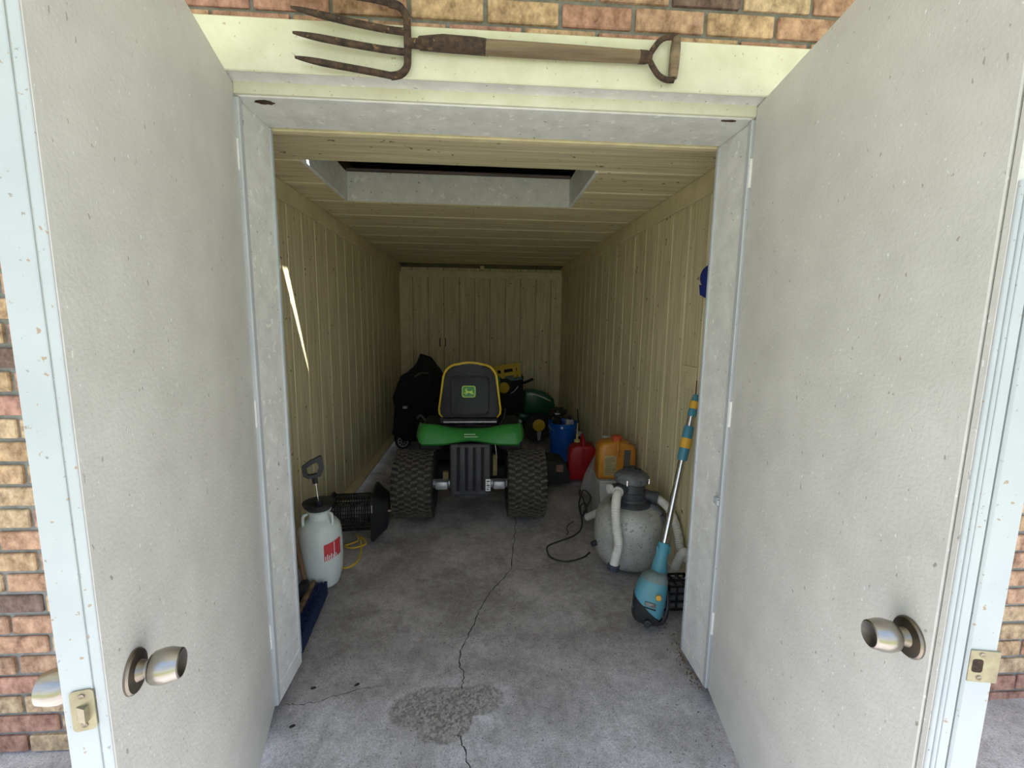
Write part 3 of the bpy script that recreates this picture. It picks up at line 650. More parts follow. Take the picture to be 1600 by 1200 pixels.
# ------------------------------------------------------------------ pump sprayer
sp = root('pump_sprayer', 'white pump sprayer tank with black handle and red label by the left jamb', 'sprayer', (-.868, 2.27, 0))
obj('tank', lathe(BM(), [(.075, 0), (.088, .004), (.096, .03), (.107, .075), (.112, .15), (.1115, .23), (.108, .29), (.102, .322), (.086, .345), (.066, .360), (.056, .368), (.054, .40), (.060, .404), (.062, .412), (.055, .415)], 36), m_poly, sp, 45)
for a in (-2.4, -.4):
    b = BM(); tube(b, spline([(.062 * math.cos(a), .062 * math.sin(a), .40), (.082 * math.cos(a), .082 * math.sin(a), .395), (.086 * math.cos(a), .086 * math.sin(a), .36), (.084 * math.cos(a), .084 * math.sin(a), .34)], 5), .008, 8); obj('carry_lug', b, m_poly, sp, 50)
obj('funnel_collar', lathe(BM(), [(.056, .412), (.070, .430), (.080, .446), (.081, .452), (.074, .452), (.050, .436), (.020, .434), (.018, .46), (.001, .46)], 36), m_black, sp, 40)
b = BM(); tube(b, [(0, 0, .44), (-.012, .0, .575)], .0042, 8); obj('plunger_rod', b, m_steel, sp, 50)
HM = T(-.014, 0, .575) @ RZ(.35) @ RY(-.10)
b = BM(); ring(b, [(-.052, .030), (-.030, .012), (.030, .012), (.052, .055), (.052, .105), (.045, .122), (-.010, .105), (-.050, .082), (-.052, .060)], [(-.030, .036), (-.022, .030), (.014, .030), (.028, .056), (.028, .082), (.024, .092), (.0, .086), (-.027, .072), (-.030, .058)], -.013, .013, HM); tube(b, [HM @ Vector((0, 0, -.02)), HM @ Vector((0, 0, .016))], .014, 10); obj('pump_handle', b, m_black, sp)
def curved_label(bm, r, a0, a1, z0, z1, n=14, zf=None):
    prev = None
    for k in range(n + 1):
        a = a0 + (a1 - a0) * k / n; dz = zf(k / n) if zf else 0
        p = [bm.verts.new(((rr) * math.cos(a), (rr) * math.sin(a), z)) for z in (z0 + dz, z1 + dz) for rr in (r,)]
        if prev: bm.faces.new((prev[0], p[0], p[1], prev[1]))
        prev = p
def rlab(z): return .1135
b = BM(); curved_label(b, .1132, math.radians(-62), math.radians(-12), .165, .255, zf=lambda t: .015 * t); rl = obj('red_label', b, m_red, sp); rl.modifiers.new('t', 'SOLIDIFY').thickness = .0015
b = BM()
for k in range(7): a = math.radians(-60 + k * 5); curved_label(b, .1148, a, a + .04, .165 + .003 * (k % 3), .165 + .03 + .008 * (k % 2), 2)
curved_label(b, .1148, math.radians(-36), math.radians(-34), .165, .262, 2)
obj('label_print', b, m_label, rl)

# ------------------------------------------------------------------ insect zapper lying on its side
za = root('bug_zapper', 'black caged electric bug zapper lying on its side behind the sprayer', 'bug zapper', (-.80, 2.82, .153), (0, .0, .10))
# axis along local x; cap at +x
def sq(h, r=.03): return rrect(-h, h, -h, h, r, 4)
b = BM(); rws = []
for x, h in ((.075, .150), (.090, .152), (.130, .120), (.165, .098), (.172, .085)): rws.append([b.verts.new((x, p, q)) for p, q in sq(h, .02)])
for a, c in zip(rws, rws[1:]):
    for k in range(len(a)): b.faces.new((a[k], a[(k + 1) % len(a)], c[(k + 1) % len(a)], c[k]))
b.faces.new(rws[0]); b.faces.new(rws[-1]); cp = obj('cap', b, m_cage, za, 30)
b = BM(); box(b, .083, .088, -.1545, -.151, .05, .10); obj('slot', b, m_bin, cp)
b = BM(); lathe(b, [(.008, 0), (.008, .012), (.004, .02)], 10, T(.172, -.04, .01) @ RY(PI / 2)); obj('hanger_nut', b, m_brass, cp)
b = BM(); box(b, -.215, -.175, -.108, .108, -.108, .108, bev=.015); obj('base', b, m_cage, za)
b = BM(); n = 28
pts = []
for k in range(n):
    a = 2 * PI * k / n; c, s_ = math.cos(a), math.sin(a); q = (abs(c) ** 4 + abs(s_) ** 4) ** .25; pts.append((.104 * c / q, .104 * s_ / q))
for p, q in pts: tube(b, [(-.18, p, q), (.08, p, q)], .0032, 5)
obj('cage_bar', b, m_cage, za, kind='stuff')
b = BM()
for k in range(15):
    x = -.165 + k * .0165; tube(b, [(x, p, q) for p, q in pts] + [(x, *pts[0])], .0028, 4)
obj('cage_ring', b, m_cage, za, kind='stuff')
b = BM(); lathe(b, [(.055, 0), (.055, .25)], 20, T(-.175, 0, 0) @ RY(PI / 2)); gr = obj('shock_grid', b, m_grid, za, 40)
b = BM()
for k in range(18): lathe(b, [(.057, -.003), (.058, 0), (.057, .003)], 20, T(-.165 + k * .014, 0, 0) @ RY(PI / 2), cap=False)
obj('grid_wire', b, m_blackm, gr, kind='stuff')
P = spline([(-.83, 2.79, .006), (-.80, 2.70, .006), (-.86, 2.64, .006), (-.80, 2.60, .012), (-.74, 2.66, .006), (-.79, 2.74, .012), (-.74, 2.56, .006), (-.735, 2.44, .006), (-.775, 2.385, .006), (-.81, 2.40, .006)], 8)
tag(obj('power_cord', tube(BM(), P, .0055, 8), m_ycord, None, 50), 'yellow power cord looped on the floor behind the white sprayer', 'cord')

# ------------------------------------------------------------------ push broom behind the left jamb
br = root('push_broom', 'wooden push broom with dark blue bristles lying behind the left jamb', 'broom', (-.815, 1.94, 0), (0, 0, .09))
b = BM()
for r_ in range(3):
    for k in range(27):
        y = -.20 + k * .0152; x = -.008 + r_ * .019
        box(b, x - .0075, x + .0075, y - .0050, y + .0050, .002, .075, MM=T(0, random.uniform(-.001, .001), random.uniform(-.001, .002)))
obj('bristles', b, m_navy, br, kind='stuff')
b = BM(); box(b, -.045, -.018, -.20, .215, .01, .085, bev=.008); obj('brush_block', b, m_wood, br)
b = BM(); tube(b, spline([(-.032, .205, .07), (-.06, .18, .10), (-.10, .15, .40), (-.20, .02, 1.10)], 6), .013, 10); obj('handle', b, m_wood, br, 50)
b = BM(); box(b, -.075, -.035, .10, .16, .03, .12, bev=.006); obj('handle_socket', b, m_blackm, br)
bd = root('timber_offcut', 'grubby brown board leaning on the wall beside the sprayer', 'board', (-.985, 2.06, 0), (0, -.10, 0))
b = BM(); box(b, -.014, .014, -.03, .03, .004, .50, bev=.003); obj('board', b, m_wood, bd)

# ------------------------------------------------------------------ covered machine in the far left corner
cv = root('covered_cart', 'lumpy black draped cart on small spoked wheels in the far left corner', 'covered cart', (-.74, 5.0, 0))
b = BM(); NA, NZ = 40, 22; rws = []
for j in range(NZ + 1):
    t = j / NZ; z = .13 + t * .90; row = []
    for i in range(NA):
        a = 2 * PI * i / NA; c, s_ = math.cos(a), math.sin(a)
        hx = .275 * (1 - .12 * max(0, t - .5)) ; hy = .25
        q = (abs(c) ** 3 + abs(s_) ** 3) ** (1 / 3)
        k = 1.0 if t < .62 else max(.02, math.sqrt(max(0, 1 - ((t - .62) / .38) ** 2.2)))
        n_ = 1 + .20 * noise.noise(Vector((c * 1.9, s_ * 1.9, t * 5))) + .03 * math.sin(9 * a + 3 * t) * (1 - t)
        zz = z + .05 * noise.noise(Vector((c * 1.5 + 5, s_ * 1.5, t * 2))) - .22 * max(0, -c) * max(0, t - .45) * 1.5
        row.append(b.verts.new((hx * c / q * k * n_ + .02 * t, hy * s_ / q * k * n_, zz)))
    rws.append(row)
for a, c in zip(rws, rws[1:]):
    for i in range(NA): b.faces.new((a[i], a[(i + 1) % NA], c[(i + 1) % NA], c[i]))
b.faces.new(rws[0]); b.faces.new(rws[-1]); obj('cover', b, m_cloth, cv, 60)
b = BM(); box(b, -.25, .24, -.20, .20, .08, .14, bev=.01); obj('frame', b, m_blackm, cv)
for wx, wy in ((-.145, -.21), (.17, -.21), (-.145, .2), (.17, .2)):
    w = obj('wheel', lathe(BM(), [(.058, -.02), (.085, -.022), (.09, 0), (.085, .022), (.058, .02)], 28, T(wx, wy, .09) @ RX(PI / 2)), m_rubber, cv, 40)
    b = BM(); MW = T(wx, wy - .023, .09)
    P = [MW @ Vector((.052 * math.cos(2 * PI * k / 24), 0, .052 * math.sin(2 * PI * k / 24))) for k in range(25)]; tube(b, P, .006, 6)
    for k in range(8): a = 2 * PI * k / 8; tube(b, [MW @ Vector((.012 * math.cos(a), 0, .012 * math.sin(a))), MW @ Vector((.05 * math.cos(a), 0, .05 * math.sin(a)))], .0045, 5)
    obj('spokes', b, m_spoke, w, 50)
b = BM(); tube(b, spline([(.02, -.26, .36), (.06, -.285, .40), (.12, -.28, .33), (.16, -.27, .22)], 5), .014, 8); obj('grey_hose', b, mat('grey_rubber_hose', (.16, .16, .16), None, .6), cv, 50)
b = BM(); tube(b, spline([(.00, -.262, .82), (.07, -.268, .86), (.15, -.262, .855)], 5), .006, 6); obj('strap', b, mat('dull_brown_strap', (.13, .10, .08), None, .8), cv, 50)
b = BM(); box(b, -.13, -.08, -.285, -.255, .47, .50, bev=.004); obj('buckle', b, m_spoke, cv)

# ------------------------------------------------------------------ toy trailer and toy tractor at the far end
tt = root('toy_trailer', 'black toy trailer stood on end with yellow slatted rack and yellow wheel hub', 'toy trailer', (.335, 5.62, 0))
b = BM(); prism(b, [(-.15, .0), (.16, .0), (.175, .30), (.18, .72), (-.155, .66)], -.02, .30, 'y', bev=.015); obj('tub', b, m_blackm, tt)
RM = T(-.02, -.06, .66) @ RY(-.16)
b = BM(); box(b, -.145, .185, -.02, .30, .0, .075, bev=.006, MM=RM); obj('green_bed', b, m_dgreen, tt)
rk = BM()
for z0, z1 in ((.075, .125), (.165, .225)): box(rk, -.155, .175, -.03, .0, z0, z1, bev=.003, MM=RM)
rack = obj('rack_rail', rk, m_toyy, tt)
b = BM(); box(b, -.14, .165, .01, .04, .06, .20, MM=RM); obj('rack_back', b, m_blackm, tt)
for cx in (-.135, -.055, .10, .155):
    b = BM(); box(b, cx - .022, cx + .022, -.036, -.004, .045, .232, bev=.003, MM=RM); obj('rack_stake', b, m_toyy, tt)
for cx in (-.11, .105):
    b = BM(); lathe(b, [(.014, 0), (.014, .012)], 12, RM @ T(cx, -.02, .04) @ RX(PI / 2)); obj('bolt', b, m_blackm, tt)
b = BM(); lathe(b, [(.065, -.03), (.115, -.035), (.118, 0), (.115, .035), (.065, .03)], 28, T(-.075, -.07, .59) @ RX(PI / 2)); w = obj('wheel', b, m_rubber, tt, 40)
b = BM(); lathe(b, [(.070, 0), (.070, .008), (.055, .014), (.05, .01), (.018, .012), (.015, .02), (.001, .02)], 28, T(-.075, -.102, .59) @ RX(PI / 2)); obj('hub', b, m_toyy, w, 40)
b = BM(); tube(b, spline([(.16, -.03, .64), (.20, -.06, .655), (.25, -.07, .675), (.30, -.07, .70)], 4), .018, 8); obj('hand_grip', b, m_blackm, tt, 50)
b = BM(); tube(b, spline([(.0, -.05, .50), (.06, -.06, .54), (.11, -.05, .60)], 4), .007, 6); obj('wire', b, m_spoke, tt, 50)

tr = root('toy_tractor', 'dark green ride-on toy tractor with pale hood stripe in the far right', 'toy tractor', (.66, 5.25, 0))
b = BM(); prism(b, [(-.17, .33), (.17, .30), (.205, .42), (.19, .50), (.08, .585), (-.06, .615), (-.17, .60)], -.10, .12, 'y', bev=.03, seg=3); ho = obj('hood', b, m_dgreen, tr, 40)
b = BM(); prism(b, [(-.13, .563), (-.10, .578), (-.04, .570), (.06, .535), (.15, .485), (.15, .477), (.05, .522), (-.04, .555)], -.106, -.098, 'y'); obj('stripe', b, mat('pale_stripe', (.62, .62, .50), (.5, .5, .36), .4), ho)
b = BM(); box(b, -.23, .17, -.08, .10, .14, .34, bev=.02); obj('chassis', b, m_blackm, tr)
b = BM(); box(b, -.24, -.10, -.12, .10, .24, .33, bev=.03, seg=2); obj('footboard', b, m_dgreen, tr, 40)
for wx, wy, wr_ in ((.0, -.14, .175), (.0, .16, .175)):
    b = BM(); lathe(b, [(.08, -.04), (wr_ * .96, -.045), (wr_, -.02), (wr_, .02), (wr_ * .96, .045), (.08, .04)], 32, T(wx, wy, wr_) @ RX(PI / 2)); w = obj('wheel', b, m_rubber, tr, 40)
    b = BM(); lathe(b, [(.072, 0), (.074, .008), (.060, .012), (.055, .006), (.022, .012), (.018, .02), (.001, .02)], 28, T(wx, wy - .042, wr_ + .03) @ RX(PI / 2)); obj('hub', b, m_toyy, w, 40)
b = BM(); prism(b, [(-.025, .13), (.03, .135), (.015, .03), (-.012, .025)], -.208, -.204, 'y'); obj('hang_tag', b, mat('grey_paper_tag', (.42, .42, .44), (.3, .3, .32), .7), tr)

# bits on the floor beside the mower: red spray can and white trigger bottle
sc_ = root('spray_can', 'small red and black spray can behind the green mower fender', 'can', (.275, 4.75, .0))
obj('can', lathe(BM(), [(.03, 0), (.033, .004), (.033, .28), (.02, .30), (.012, .305)], 20), m_blackm, sc_, 40)
b = BM(); curved_label(b, .0338, math.radians(-150), math.radians(-30), .13, .27); obj('red_wrap', b, m_redcan, sc_)
bt = root('trigger_bottle', 'white trigger spray bottle behind the green mower fender', 'bottle', (.40, 4.80, 0))
obj('bottle', lathe(BM(), [(.04, 0), (.045, .01), (.045, .16), (.035, .22), (.015, .25), (.014, .28)], 20), m_bin, bt, 40)
b = BM(); prism(b, [(-.05, .33), (.02, .335), (.035, .31), (.02, .28), (-.012, .275), (-.015, .30), (-.05, .31)], -.014, .014, 'y', bev=.004); prism(b, [(-.03, .305), (-.022, .305), (-.032, .255), (-.04, .255)], -.006, .006, 'y'); obj('trigger_head', b, m_label, bt, 40)

# ------------------------------------------------------------------ blue bucket and what stands in it
bu = root('bucket', 'blue plastic bucket standing against the right wall', 'bucket', (.832, 4.43, 0))
obj('shell', lathe(BM(), [(.122, 0), (.128, .006), (.138, .18), (.147, .33), (.155, .332), (.156, .345), (.149, .347), (.151, .385), (.157, .387), (.156, .395), (.148, .395), (.143, .33), (.122, .02), (.001, .018)], 40), m_blue, bu, 35)
b = BM(); P = [(.156 * math.cos(a), -.02 - .11 * math.sin(a), .36 - .05 * math.sin(a)) for a in [PI * k / 16 for k in range(17)]]; tube(b, P, .003, 6); obj('bail', b, m_spoke, bu, 50)
b = BM(); box(b, .0, .022, -.163, -.158, .352, .374); 
for v in b.verts: v.co.x -= .05; v.co.y += .008
obj('sticker', b, m_label, bu)
jg = root('bottle', 'grey-white oil jug with black cap poking out of the blue bucket', 'bottle', (.895, 4.42, .022), (0, 0, .3))
b = BM(); box(b, -.045, .045, -.03, .03, 0, .40, bev=.018, seg=3); obj('body', b, m_bin, jg, 40)
obj('cap', lathe(BM(), [(.018, .395), (.018, .43), (.015, .435)], 16), m_blackm, jg, 40)
dk = root('bottle', 'dark bottle with pale neck ring standing in the blue bucket', 'bottle', (.775, 4.46, .022), (0, .0, 0))
obj('body', lathe(BM(), [(.045, 0), (.05, .01), (.05, .36), (.03, .42), (.026, .46)], 20), m_blackm, dk, 40)
obj('ring', lathe(BM(), [(.029, .445), (.030, .452), (.029, .46)], 20), m_spoke, dk)
obj('cap', lathe(BM(), [(.028, .46), (.028, .49), (.02, .495)], 16), m_black, dk, 40)
bb = root('work_glove', 'crumpled dark glove slumped over the far rim of the blue bucket', 'glove', (.80, 4.60, 0))
b = BM(); bmesh.ops.create_icosphere(b, subdivisions=3, radius=1)
for v in b.verts:
    n_ = 1 + .25 * noise.noise(v.co * 2.2); v.co = Vector((v.co.x * .10 * n_, v.co.y * .045 * n_, .46 + v.co.z * .055 * n_))
obj('palm', b, mat('dark_brown_leather', (.035, .027, .02), None, .9), bb, 60)
for k in range(4):
    b = BM(); x = -.06 + k * .038; tube(b, spline([(x, .0, .46), (x * 1.15, .01, .40), (x * 1.2, .02, .30 + .02 * k)], 5), [.014] * 10 + [.008], 8); obj('finger', b, bpy.data.materials['dark_brown_leather'], bb, 50)
rd = root('pry_bar', 'thin black bar leaning on the right wall behind the blue bucket', 'bar', (.985, 4.30, 0), (0, 0, 0))
b = BM(); tube(b, [(.02, 0, .012), (.0, .03, .25), (-.022, .06, .54)], [.010, .009, .006], 8); obj('rod', b, m_blackm, rd, 50)
b = BM(); lathe(b, [(.02, 0), (.024, .01), (.02, .045), (.01, .05)], 14, T(.002, .028, .27)); obj('collar', b, m_bin, rd, 40)

# ------------------------------------------------------------------ red fuel can
rc = root('fuel_can', 'red plastic fuel can with yellow spout against the right wall', 'fuel can', (.905, 3.84, 0), (0, 0, -.12))
b = BM(); prism(b, [(-.125, .0), (.125, .0), (.13, .03), (.13, .25), (.10, .31), (.06, .325), (-.06, .325), (-.11, .30), (-.13, .25), (-.13, .03)], -.09, .09, 'y', bev=.025, seg=3); obj('body', b, m_redcan, rc, 45)
b = BM(); tube(b, spline([(.0, -.085, .325), (.0, -.06, .385), (.0, .0, .395), (.0, .06, .385), (.0, .08, .325)], 6), .014, 8); obj('handle', b, m_redcan, rc, 50)
b = BM(); box(b, -.012, .012, -.094, -.086, .08, .30, bev=.004); obj('moulded_rib', b, m_redcan, rc)
b = BM(); lathe(b, [(.026, .31), (.026, .345), (.012, .35), (.011, .40), (.006, .405), (.005, .50)], 14, T(-.045, .05, 0)); obj('spout', b, m_spout, rc, 40)

# ------------------------------------------------------------------ clear bag
bg_ = root('plastic_bag', 'crumpled clear plastic bag with red print slumped between red can and amber jug', 'bag', (.925, 3.44, 0), (0, .10, 0))
b = BM(); rws = []
for j in range(13):
    t = j / 12; row = []
    for i in range(28):
        a = 2 * PI * i / 28; k = (.125 * (1 - t ** 1.4) + .026 * t) * (1 + .16 * noise.noise(Vector((math.cos(a) * 2, math.sin(a) * 2, t * 3))))
        if j == 0: k *= .8
        row.append(b.verts.new((k * math.cos(a) + .03 * t, k * .75 * math.sin(a), t * .45)))
    rws.append(row)
for a, c in zip(rws, rws[1:]):
    for i in range(28): b.faces.new((a[i], a[(i + 1) % 28], c[(i + 1) % 28], c[i]))
b.faces.new(rws[0]); obj('sack', b, m_bag, bg_, 80)
b = BM(); lathe(b, [(.028, .43), (.022, .46), (.036, .485), (.030, .50), (.01, .495)], 14, T(.03, 0, 0)); obj('knotted_neck', b, m_poly, bg_, 60)
b = BM(); prism(b, blob2(-.05, .16, .022, .018, 9), -.104, -.098, 'y'); obj('red_print', b, m_bagred, bg_)

# ------------------------------------------------------------------ amber jug on a grey bin
bn = root('storage_bin', 'pale grey plastic bin under the amber jug', 'bin', (.94, 2.985, 0))
b = BM(); prism(b, [(-.115, 0), (.115, 0), (.125, .29), (.132, .29), (.132, .315), (-.132, .315), (-.132, .29), (-.125, .29)], -.12, .12, 'y', bev=.008); obj('body', b, m_bin, bn, 40)
b = BM(); box(b, -.136, .136, -.125, .125, .312, .328, bev=.005); obj('lid', b, m_bin, bn)
aj = root('jug', 'amber plastic jug with orange-red cap and tan label beside the filter', 'jug', (.938, 2.965, .329), (0, 0, -.05))
b = BM(); prism(b, [(-.13, 0), (.125, 0), (.13, .02), (.13, .20), (.115, .24), (.07, .265), (-.03, .27), (-.10, .258), (-.13, .225), (-.132, .02)], -.08, .08, 'y', bev=.026, seg=3); obj('body', b, m_amber, aj, 50)
b = BM(); tube(b, spline([(.0, -.075, .17), (-.005, -.092, .215), (.0, -.05, .275), (.01, .0, .285), (.02, .06, .27)], 6), .013, 8); obj('handle', b, m_amber, aj, 50)
obj('cap', lathe(BM(), [(.030, .262), (.034, .266), (.036, .30), (.030, .306), (.001, .307)], 24, T(-.002, -.03, 0)), m_redcap, aj, 40)
b = BM(); box(b, -.095, -.010, -.0835, -.079, .03, .175, bev=.001); lb = obj('paper_label', b, m_jlabel, aj)
b = BM()
for k in range(11): box(b, -.09, -.09 + random.uniform(.045, .075), -.0842, -.083, .040 + k * .0115, .0435 + k * .0115)
obj('label_print', b, m_jdark, lb)
b = BM(); box(b, .04, .085, -.0835, -.079, .03, .215, bev=.001); box(b, .04, .085, -.075, .05, .253, .2585); obj('dark_strip', b, m_jdark, aj)

# ------------------------------------------------------------------ pool sand filter
sf = root('sand_filter', 'grey round pool sand filter tank with black valve and white hoses', 'pool filter', (.872, 2.42, 0))
TK = [(.10, 0), (.14, .004), (.170, .022), (.192, .06), (.202, .11), (.205, .17), (.205, .225), (.200, .275), (.186, .315), (.160, .345), (.125, .360), (.10, .363)]
obj('tank', lathe(BM(), TK, 48), m_tank, sf, 60)
va = obj('valve_body', lathe(BM(), [(.108, .345), (.116, .350), (.118, .372), (.106, .380), (.088, .388), (.086, .400), (.080, .405), (.080, .425), (.085, .428), (.085, .438), (.078, .442), (.074, .49), (.08, .50)], 36), m_valve, sf, 30)
vc = obj('valve_cap', lathe(BM(), [(.088, .492), (.098, .498), (.100, .520), (.094, .535), (.078, .548), (.045, .556), (.001, .558)], 36), m_valvel, sf, 40)
for k in range(8):
    a = 2 * PI * k / 8 + .2; obj('cap_bolt', lathe(BM(), [(.006, 0), (.006, .03), (.003, .032)], 8, T(.099 * math.cos(a), .099 * math.sin(a), .496)), m_steel if k % 2 else m_valve, vc, 40)
b = BM(); prism(b, rrect(-.020, .020, -.055, .055, .018), .555, .572, 'z', RZ(.9)); tube(b, [(0, 0, .55), (0, 0, .585)], .016, 10); obj('valve_lever', b, m_black, vc, 40)
b = BM(); tube(b, [(-.06, -.04, .462), (-.105, -.085, .462)], .033, 16); tube(b, [(-.06, .0, .455), (-.125, -.02, .455)], .028, 14); obj('valve_port', b, m_valve, va, 40)
b = BM(); tube(b, [(-.118, -.018, .455), (-.145, -.024, .455)], .027, 14); obj('white_plug', b, m_hose, va, 40)
b = BM(); tube(b, [(.07, .0, .415), (.125, -.03, .405)], .032, 16); tube(b, [(.118, -.026, .406), (.148, -.042, .400)], .040, 10); obj('valve_port', b, m_valve, va, 40)
b = BM(); tube(b, [(.10, -.05, .36), (.15, -.10, .325)], .022, 10); box(b, .125, .165, -.13, -.09, .29, .33, bev=.008); obj('drain_valve', b, m_valvel, sf, 40)
def hose(pts, r, rib0, rib1, step=.0042):
    P = spline(pts, 30); L_ = 0; Q = [P[0]]; 
    for a, c in zip(P, P[1:]):
        L_ += (c - a).length
    n = int(L_ / step); out = []; acc = 0; i = 0; tgt = 0
    for a, c in zip(P, P[1:]):
        d = (c - a).length
        while tgt <= acc + d and d > 0:
            out.append(a.lerp(c, (tgt - acc) / d)); tgt += step
        acc += d
    m_ = len(out); rr = []
    for k in range(m_):
        t = k / m_; rr.append(r * (1.0, .97, .86)[k % 3] if rib0 < t < rib1 else r)
    return tube(BM(), out, rr, 14)
obj('hose', hose([(-.098, -.078, .466), (-.125, -.125, .455), (-.145, -.175, .40), (-.146, -.205, .315), (-.135, -.225, .22), (-.150, -.235, .155), (-.160, -.236, .105)], .0255, .30, .84), m_hose, sf, 60)
obj('hose_collar', tube(BM(), [(-.104, -.086, .466), (-.114, -.10, .462)], .030, 18), m_label, sf, 40)
b = BM(); MM = T(-.1605, -.236, .10) @ align((-.12, -.02, -1))
lathe(b, [(.029, -.012), (.033, -.008), (.033, .018), (.029, .022)], 14, MM); obj('union_nut', b, m_nut, sf)
obj('hose', hose([(.140, -.038, .40), (.165, -.06, .388), (.185, -.11, .365), (.200, -.17, .31), (.205, -.22, .235), (.203, -.25, .19)], .024, .22, 1.0), m_hose, sf, 60)
b = BM(); tube(b, [(-.20, -.02, .125), (-.23, -.03, .12)], .016, 10); obj('drain_plug', b, m_black, sf, 40)
hs = tag(obj('vacuum_hose', hose([(1.075, 2.17, .155), (1.07, 2.09, .19), (1.045, 2.075, .235), (1.025, 2.10, .16), (1.02, 2.12, .05), (1.04, 2.13, .026)], .024, 2, 3), m_hose, None, 60), 'short grey-white hose curving down beside the black grid crate', 'hose')
pp = tag(obj('pipe', hose([(.745, 2.93, .036), (.80, 2.845, .11), (.865, 2.755, .19)], .026, 2, 3), m_hose, None, 60), 'short off-white pipe leaning on the grey bin left of the filter', 'pipe')
# black cord
P = spline([(.99, 3.60, .006), (.88, 3.62, .006), (.79, 3.40, .02), (.755, 3.12, .10), (.765, 3.02, .02), (.80, 3.17, .006), (.85, 3.26, .05), (.80, 3.30, .09), (.745, 3.20, .02), (.725, 3.02, .006), (.76, 3.06, .03), (.80, 3.2, .02), (.74, 3.13, .03), (.695, 2.87, .006), (.608, 2.721, .006), (.425, 2.60, .006), (.40, 2.51, .006), (.42, 2.44, .006), (.496, 2.402, .006), (.60, 2.44, .006), (.66, 2.50, .006)], 8)
tag(obj('power_cord', tube(BM(), P, .0055, 8), m_black, None, 50), 'black power cord tangled beside the filter and looping over the floor', 'cord')
P = spline([(.645, 2.93, .005), (.60, 2.88, .005), (.575, 2.82, .005), (.578, 2.77, .005), (.56, 2.735, .005)], 8)
tag(obj('wire', tube(BM(), P, .0035, 6), m_black, None, 50), 'thin black wire loop on the floor left of the off-white pipe', 'wire')

# ------------------------------------------------------------------ black grid crate
gc = root('grid_crate', 'black plastic grid crate on the floor at the foot of the right jamb', 'crate', (.955, 2.00, 0))
b = BM(); box(b, -.068, .078, -.045, .045, .012, .118); obj('grey_contents', b, mat('grey_plastic_contents', (.16, .16, .17), (.10, .10, .11), .6), gc)
b = BM()
for k in range(5):
    x = -.078 + k * .0415
    for y in (-.055, .055): box(b, x - .004, x + .004, y - .004, y + .004, 0, .13)
    box(b, x - .004, x + .004, -.055, .055, .122, .130)
for z_ in (.004, .045, .087, .126):
    for y in (-.055, .055): box(b, -.082, .092, y - .004, y + .004, z_ - .004, z_ + .004)
    for x in (-.078, .088): box(b, x - .004, x + .004, -.055, .055, z_ - .004, z_ + .004)
box(b, -.082, .092, -.004, .004, .122, .130)
obj('grid_bars', b, m_blackm, gc)

# ------------------------------------------------------------------ pool vacuum on its pole
vq = root('pool_vacuum', 'sky blue handheld pool vacuum on a silver pole leaning on the right wall', 'pool vacuum', (.775, 1.875, 0))
B0 = Vector((.025, .02, 0)); T0 = Vector((1.062, 2.10, 1.06)) - Vector((.775, 1.875, 0)); ax = (T0 - B0)
def ap(t): return B0 + ax * t
VM = T(0.0, 0.0, 0.004) @ align((.20, .10, 1.0)) @ RZ(-.35)
def ell(rx, ry, cx=0, cy=0, n=24, p=2.6):
    o = []
    for k in range(n):
        a = 2 * PI * k / n; c, s_ = math.cos(a), math.sin(a); q = (abs(c) ** p + abs(s_) ** p) ** (1 / p); o.append((cx + rx * c / q, cy + ry * s_ / q))
    return o
def loft(rings, MM):
    b = BM(); R_ = [[b.verts.new(MM @ Vector((x, y, z))) for x, y in pts] for z, pts in rings]
    for a, c in zip(R_, R_[1:]):
        for k in range(len(a)): b.faces.new((a[k], a[(k + 1) % len(a)], c[(k + 1) % len(a)], c[k]))
    b.faces.new(R_[0]); b.faces.new(R_[-1]); return b
vb = obj('housing', loft([(.075, ell(.070, .062)), (.10, ell(.074, .064)), (.16, ell(.071, .062)), (.20, ell(.062, .056, .004)), (.225, ell(.046, .045, .012)), (.238, ell(.034, .036, .018))], VM), m_vacblue, vq, 45)
b = loft([(.0, ell(.048, .045)), (.008, ell(.060, .054)), (.03, ell(.069, .062)), (.078, ell(.0765, .0665)), (.080, ell(.070, .060))], VM)
for v in b.verts:
    lv = VM.inverted() @ v.co
    if lv.z > .07: v.co = VM @ Vector((lv.x, lv.y, lv.z - lv.x * .6 - .006))
obj('black_base', b, m_black, vq, 45)
b = loft([(.020, ell(.062, .056)), (.055, ell(.0715, .063)), (.08, ell(.0728, .0635))], VM); obj('blue_skirt', b, m_vacblue, vb, 45)
b = loft([(.205, ell(.0625, .0565, .004)), (.212, ell(.060, .0555, .006)), (.235, ell(.042, .041, .014)), (.242, ell(.030, .032, .02))], VM); obj('scuffed_top', b, m_vacgrey, vb, 45)
FM = VM @ T(0, -.0685, 0)
b = BM(); lathe(b, [(.013, 0), (.013, .010), (.010, .012), (.001, .012)], 10, FM @ T(.030, .002, .152) @ RX(PI / 2)); obj('orange_knob', b, m_band, vb)
b = BM(); box(b, -.022, .026, .0005, .006, .098, .116, MM=FM); rp = obj('rating_plate', b, mat('brown_grey_rating_plate', (.17, .14, .13), (.1, .08, .075), .6, scale=90), vb)
b = BM()
for k in range(3): box(b, -.018, .004 + .006 * k, -.0006, .001, .101 + k * .0048, .103 + k * .0048, MM=FM)
obj('plate_print', b, m_bin, rp)
b = BM(); box(b, -.028, .030, .0, .006, .086, .090, MM=FM); obj('vent_slot', b, m_ink, vb)
b = BM(); lathe(b, [(.016, 0), (.016, .022), (.009, .024), (.009, .03), (.001, .03)], 14, FM @ T(.006, .010, .022) @ RX(PI / 2)); obj('charge_cap', b, m_black, vq, 40)
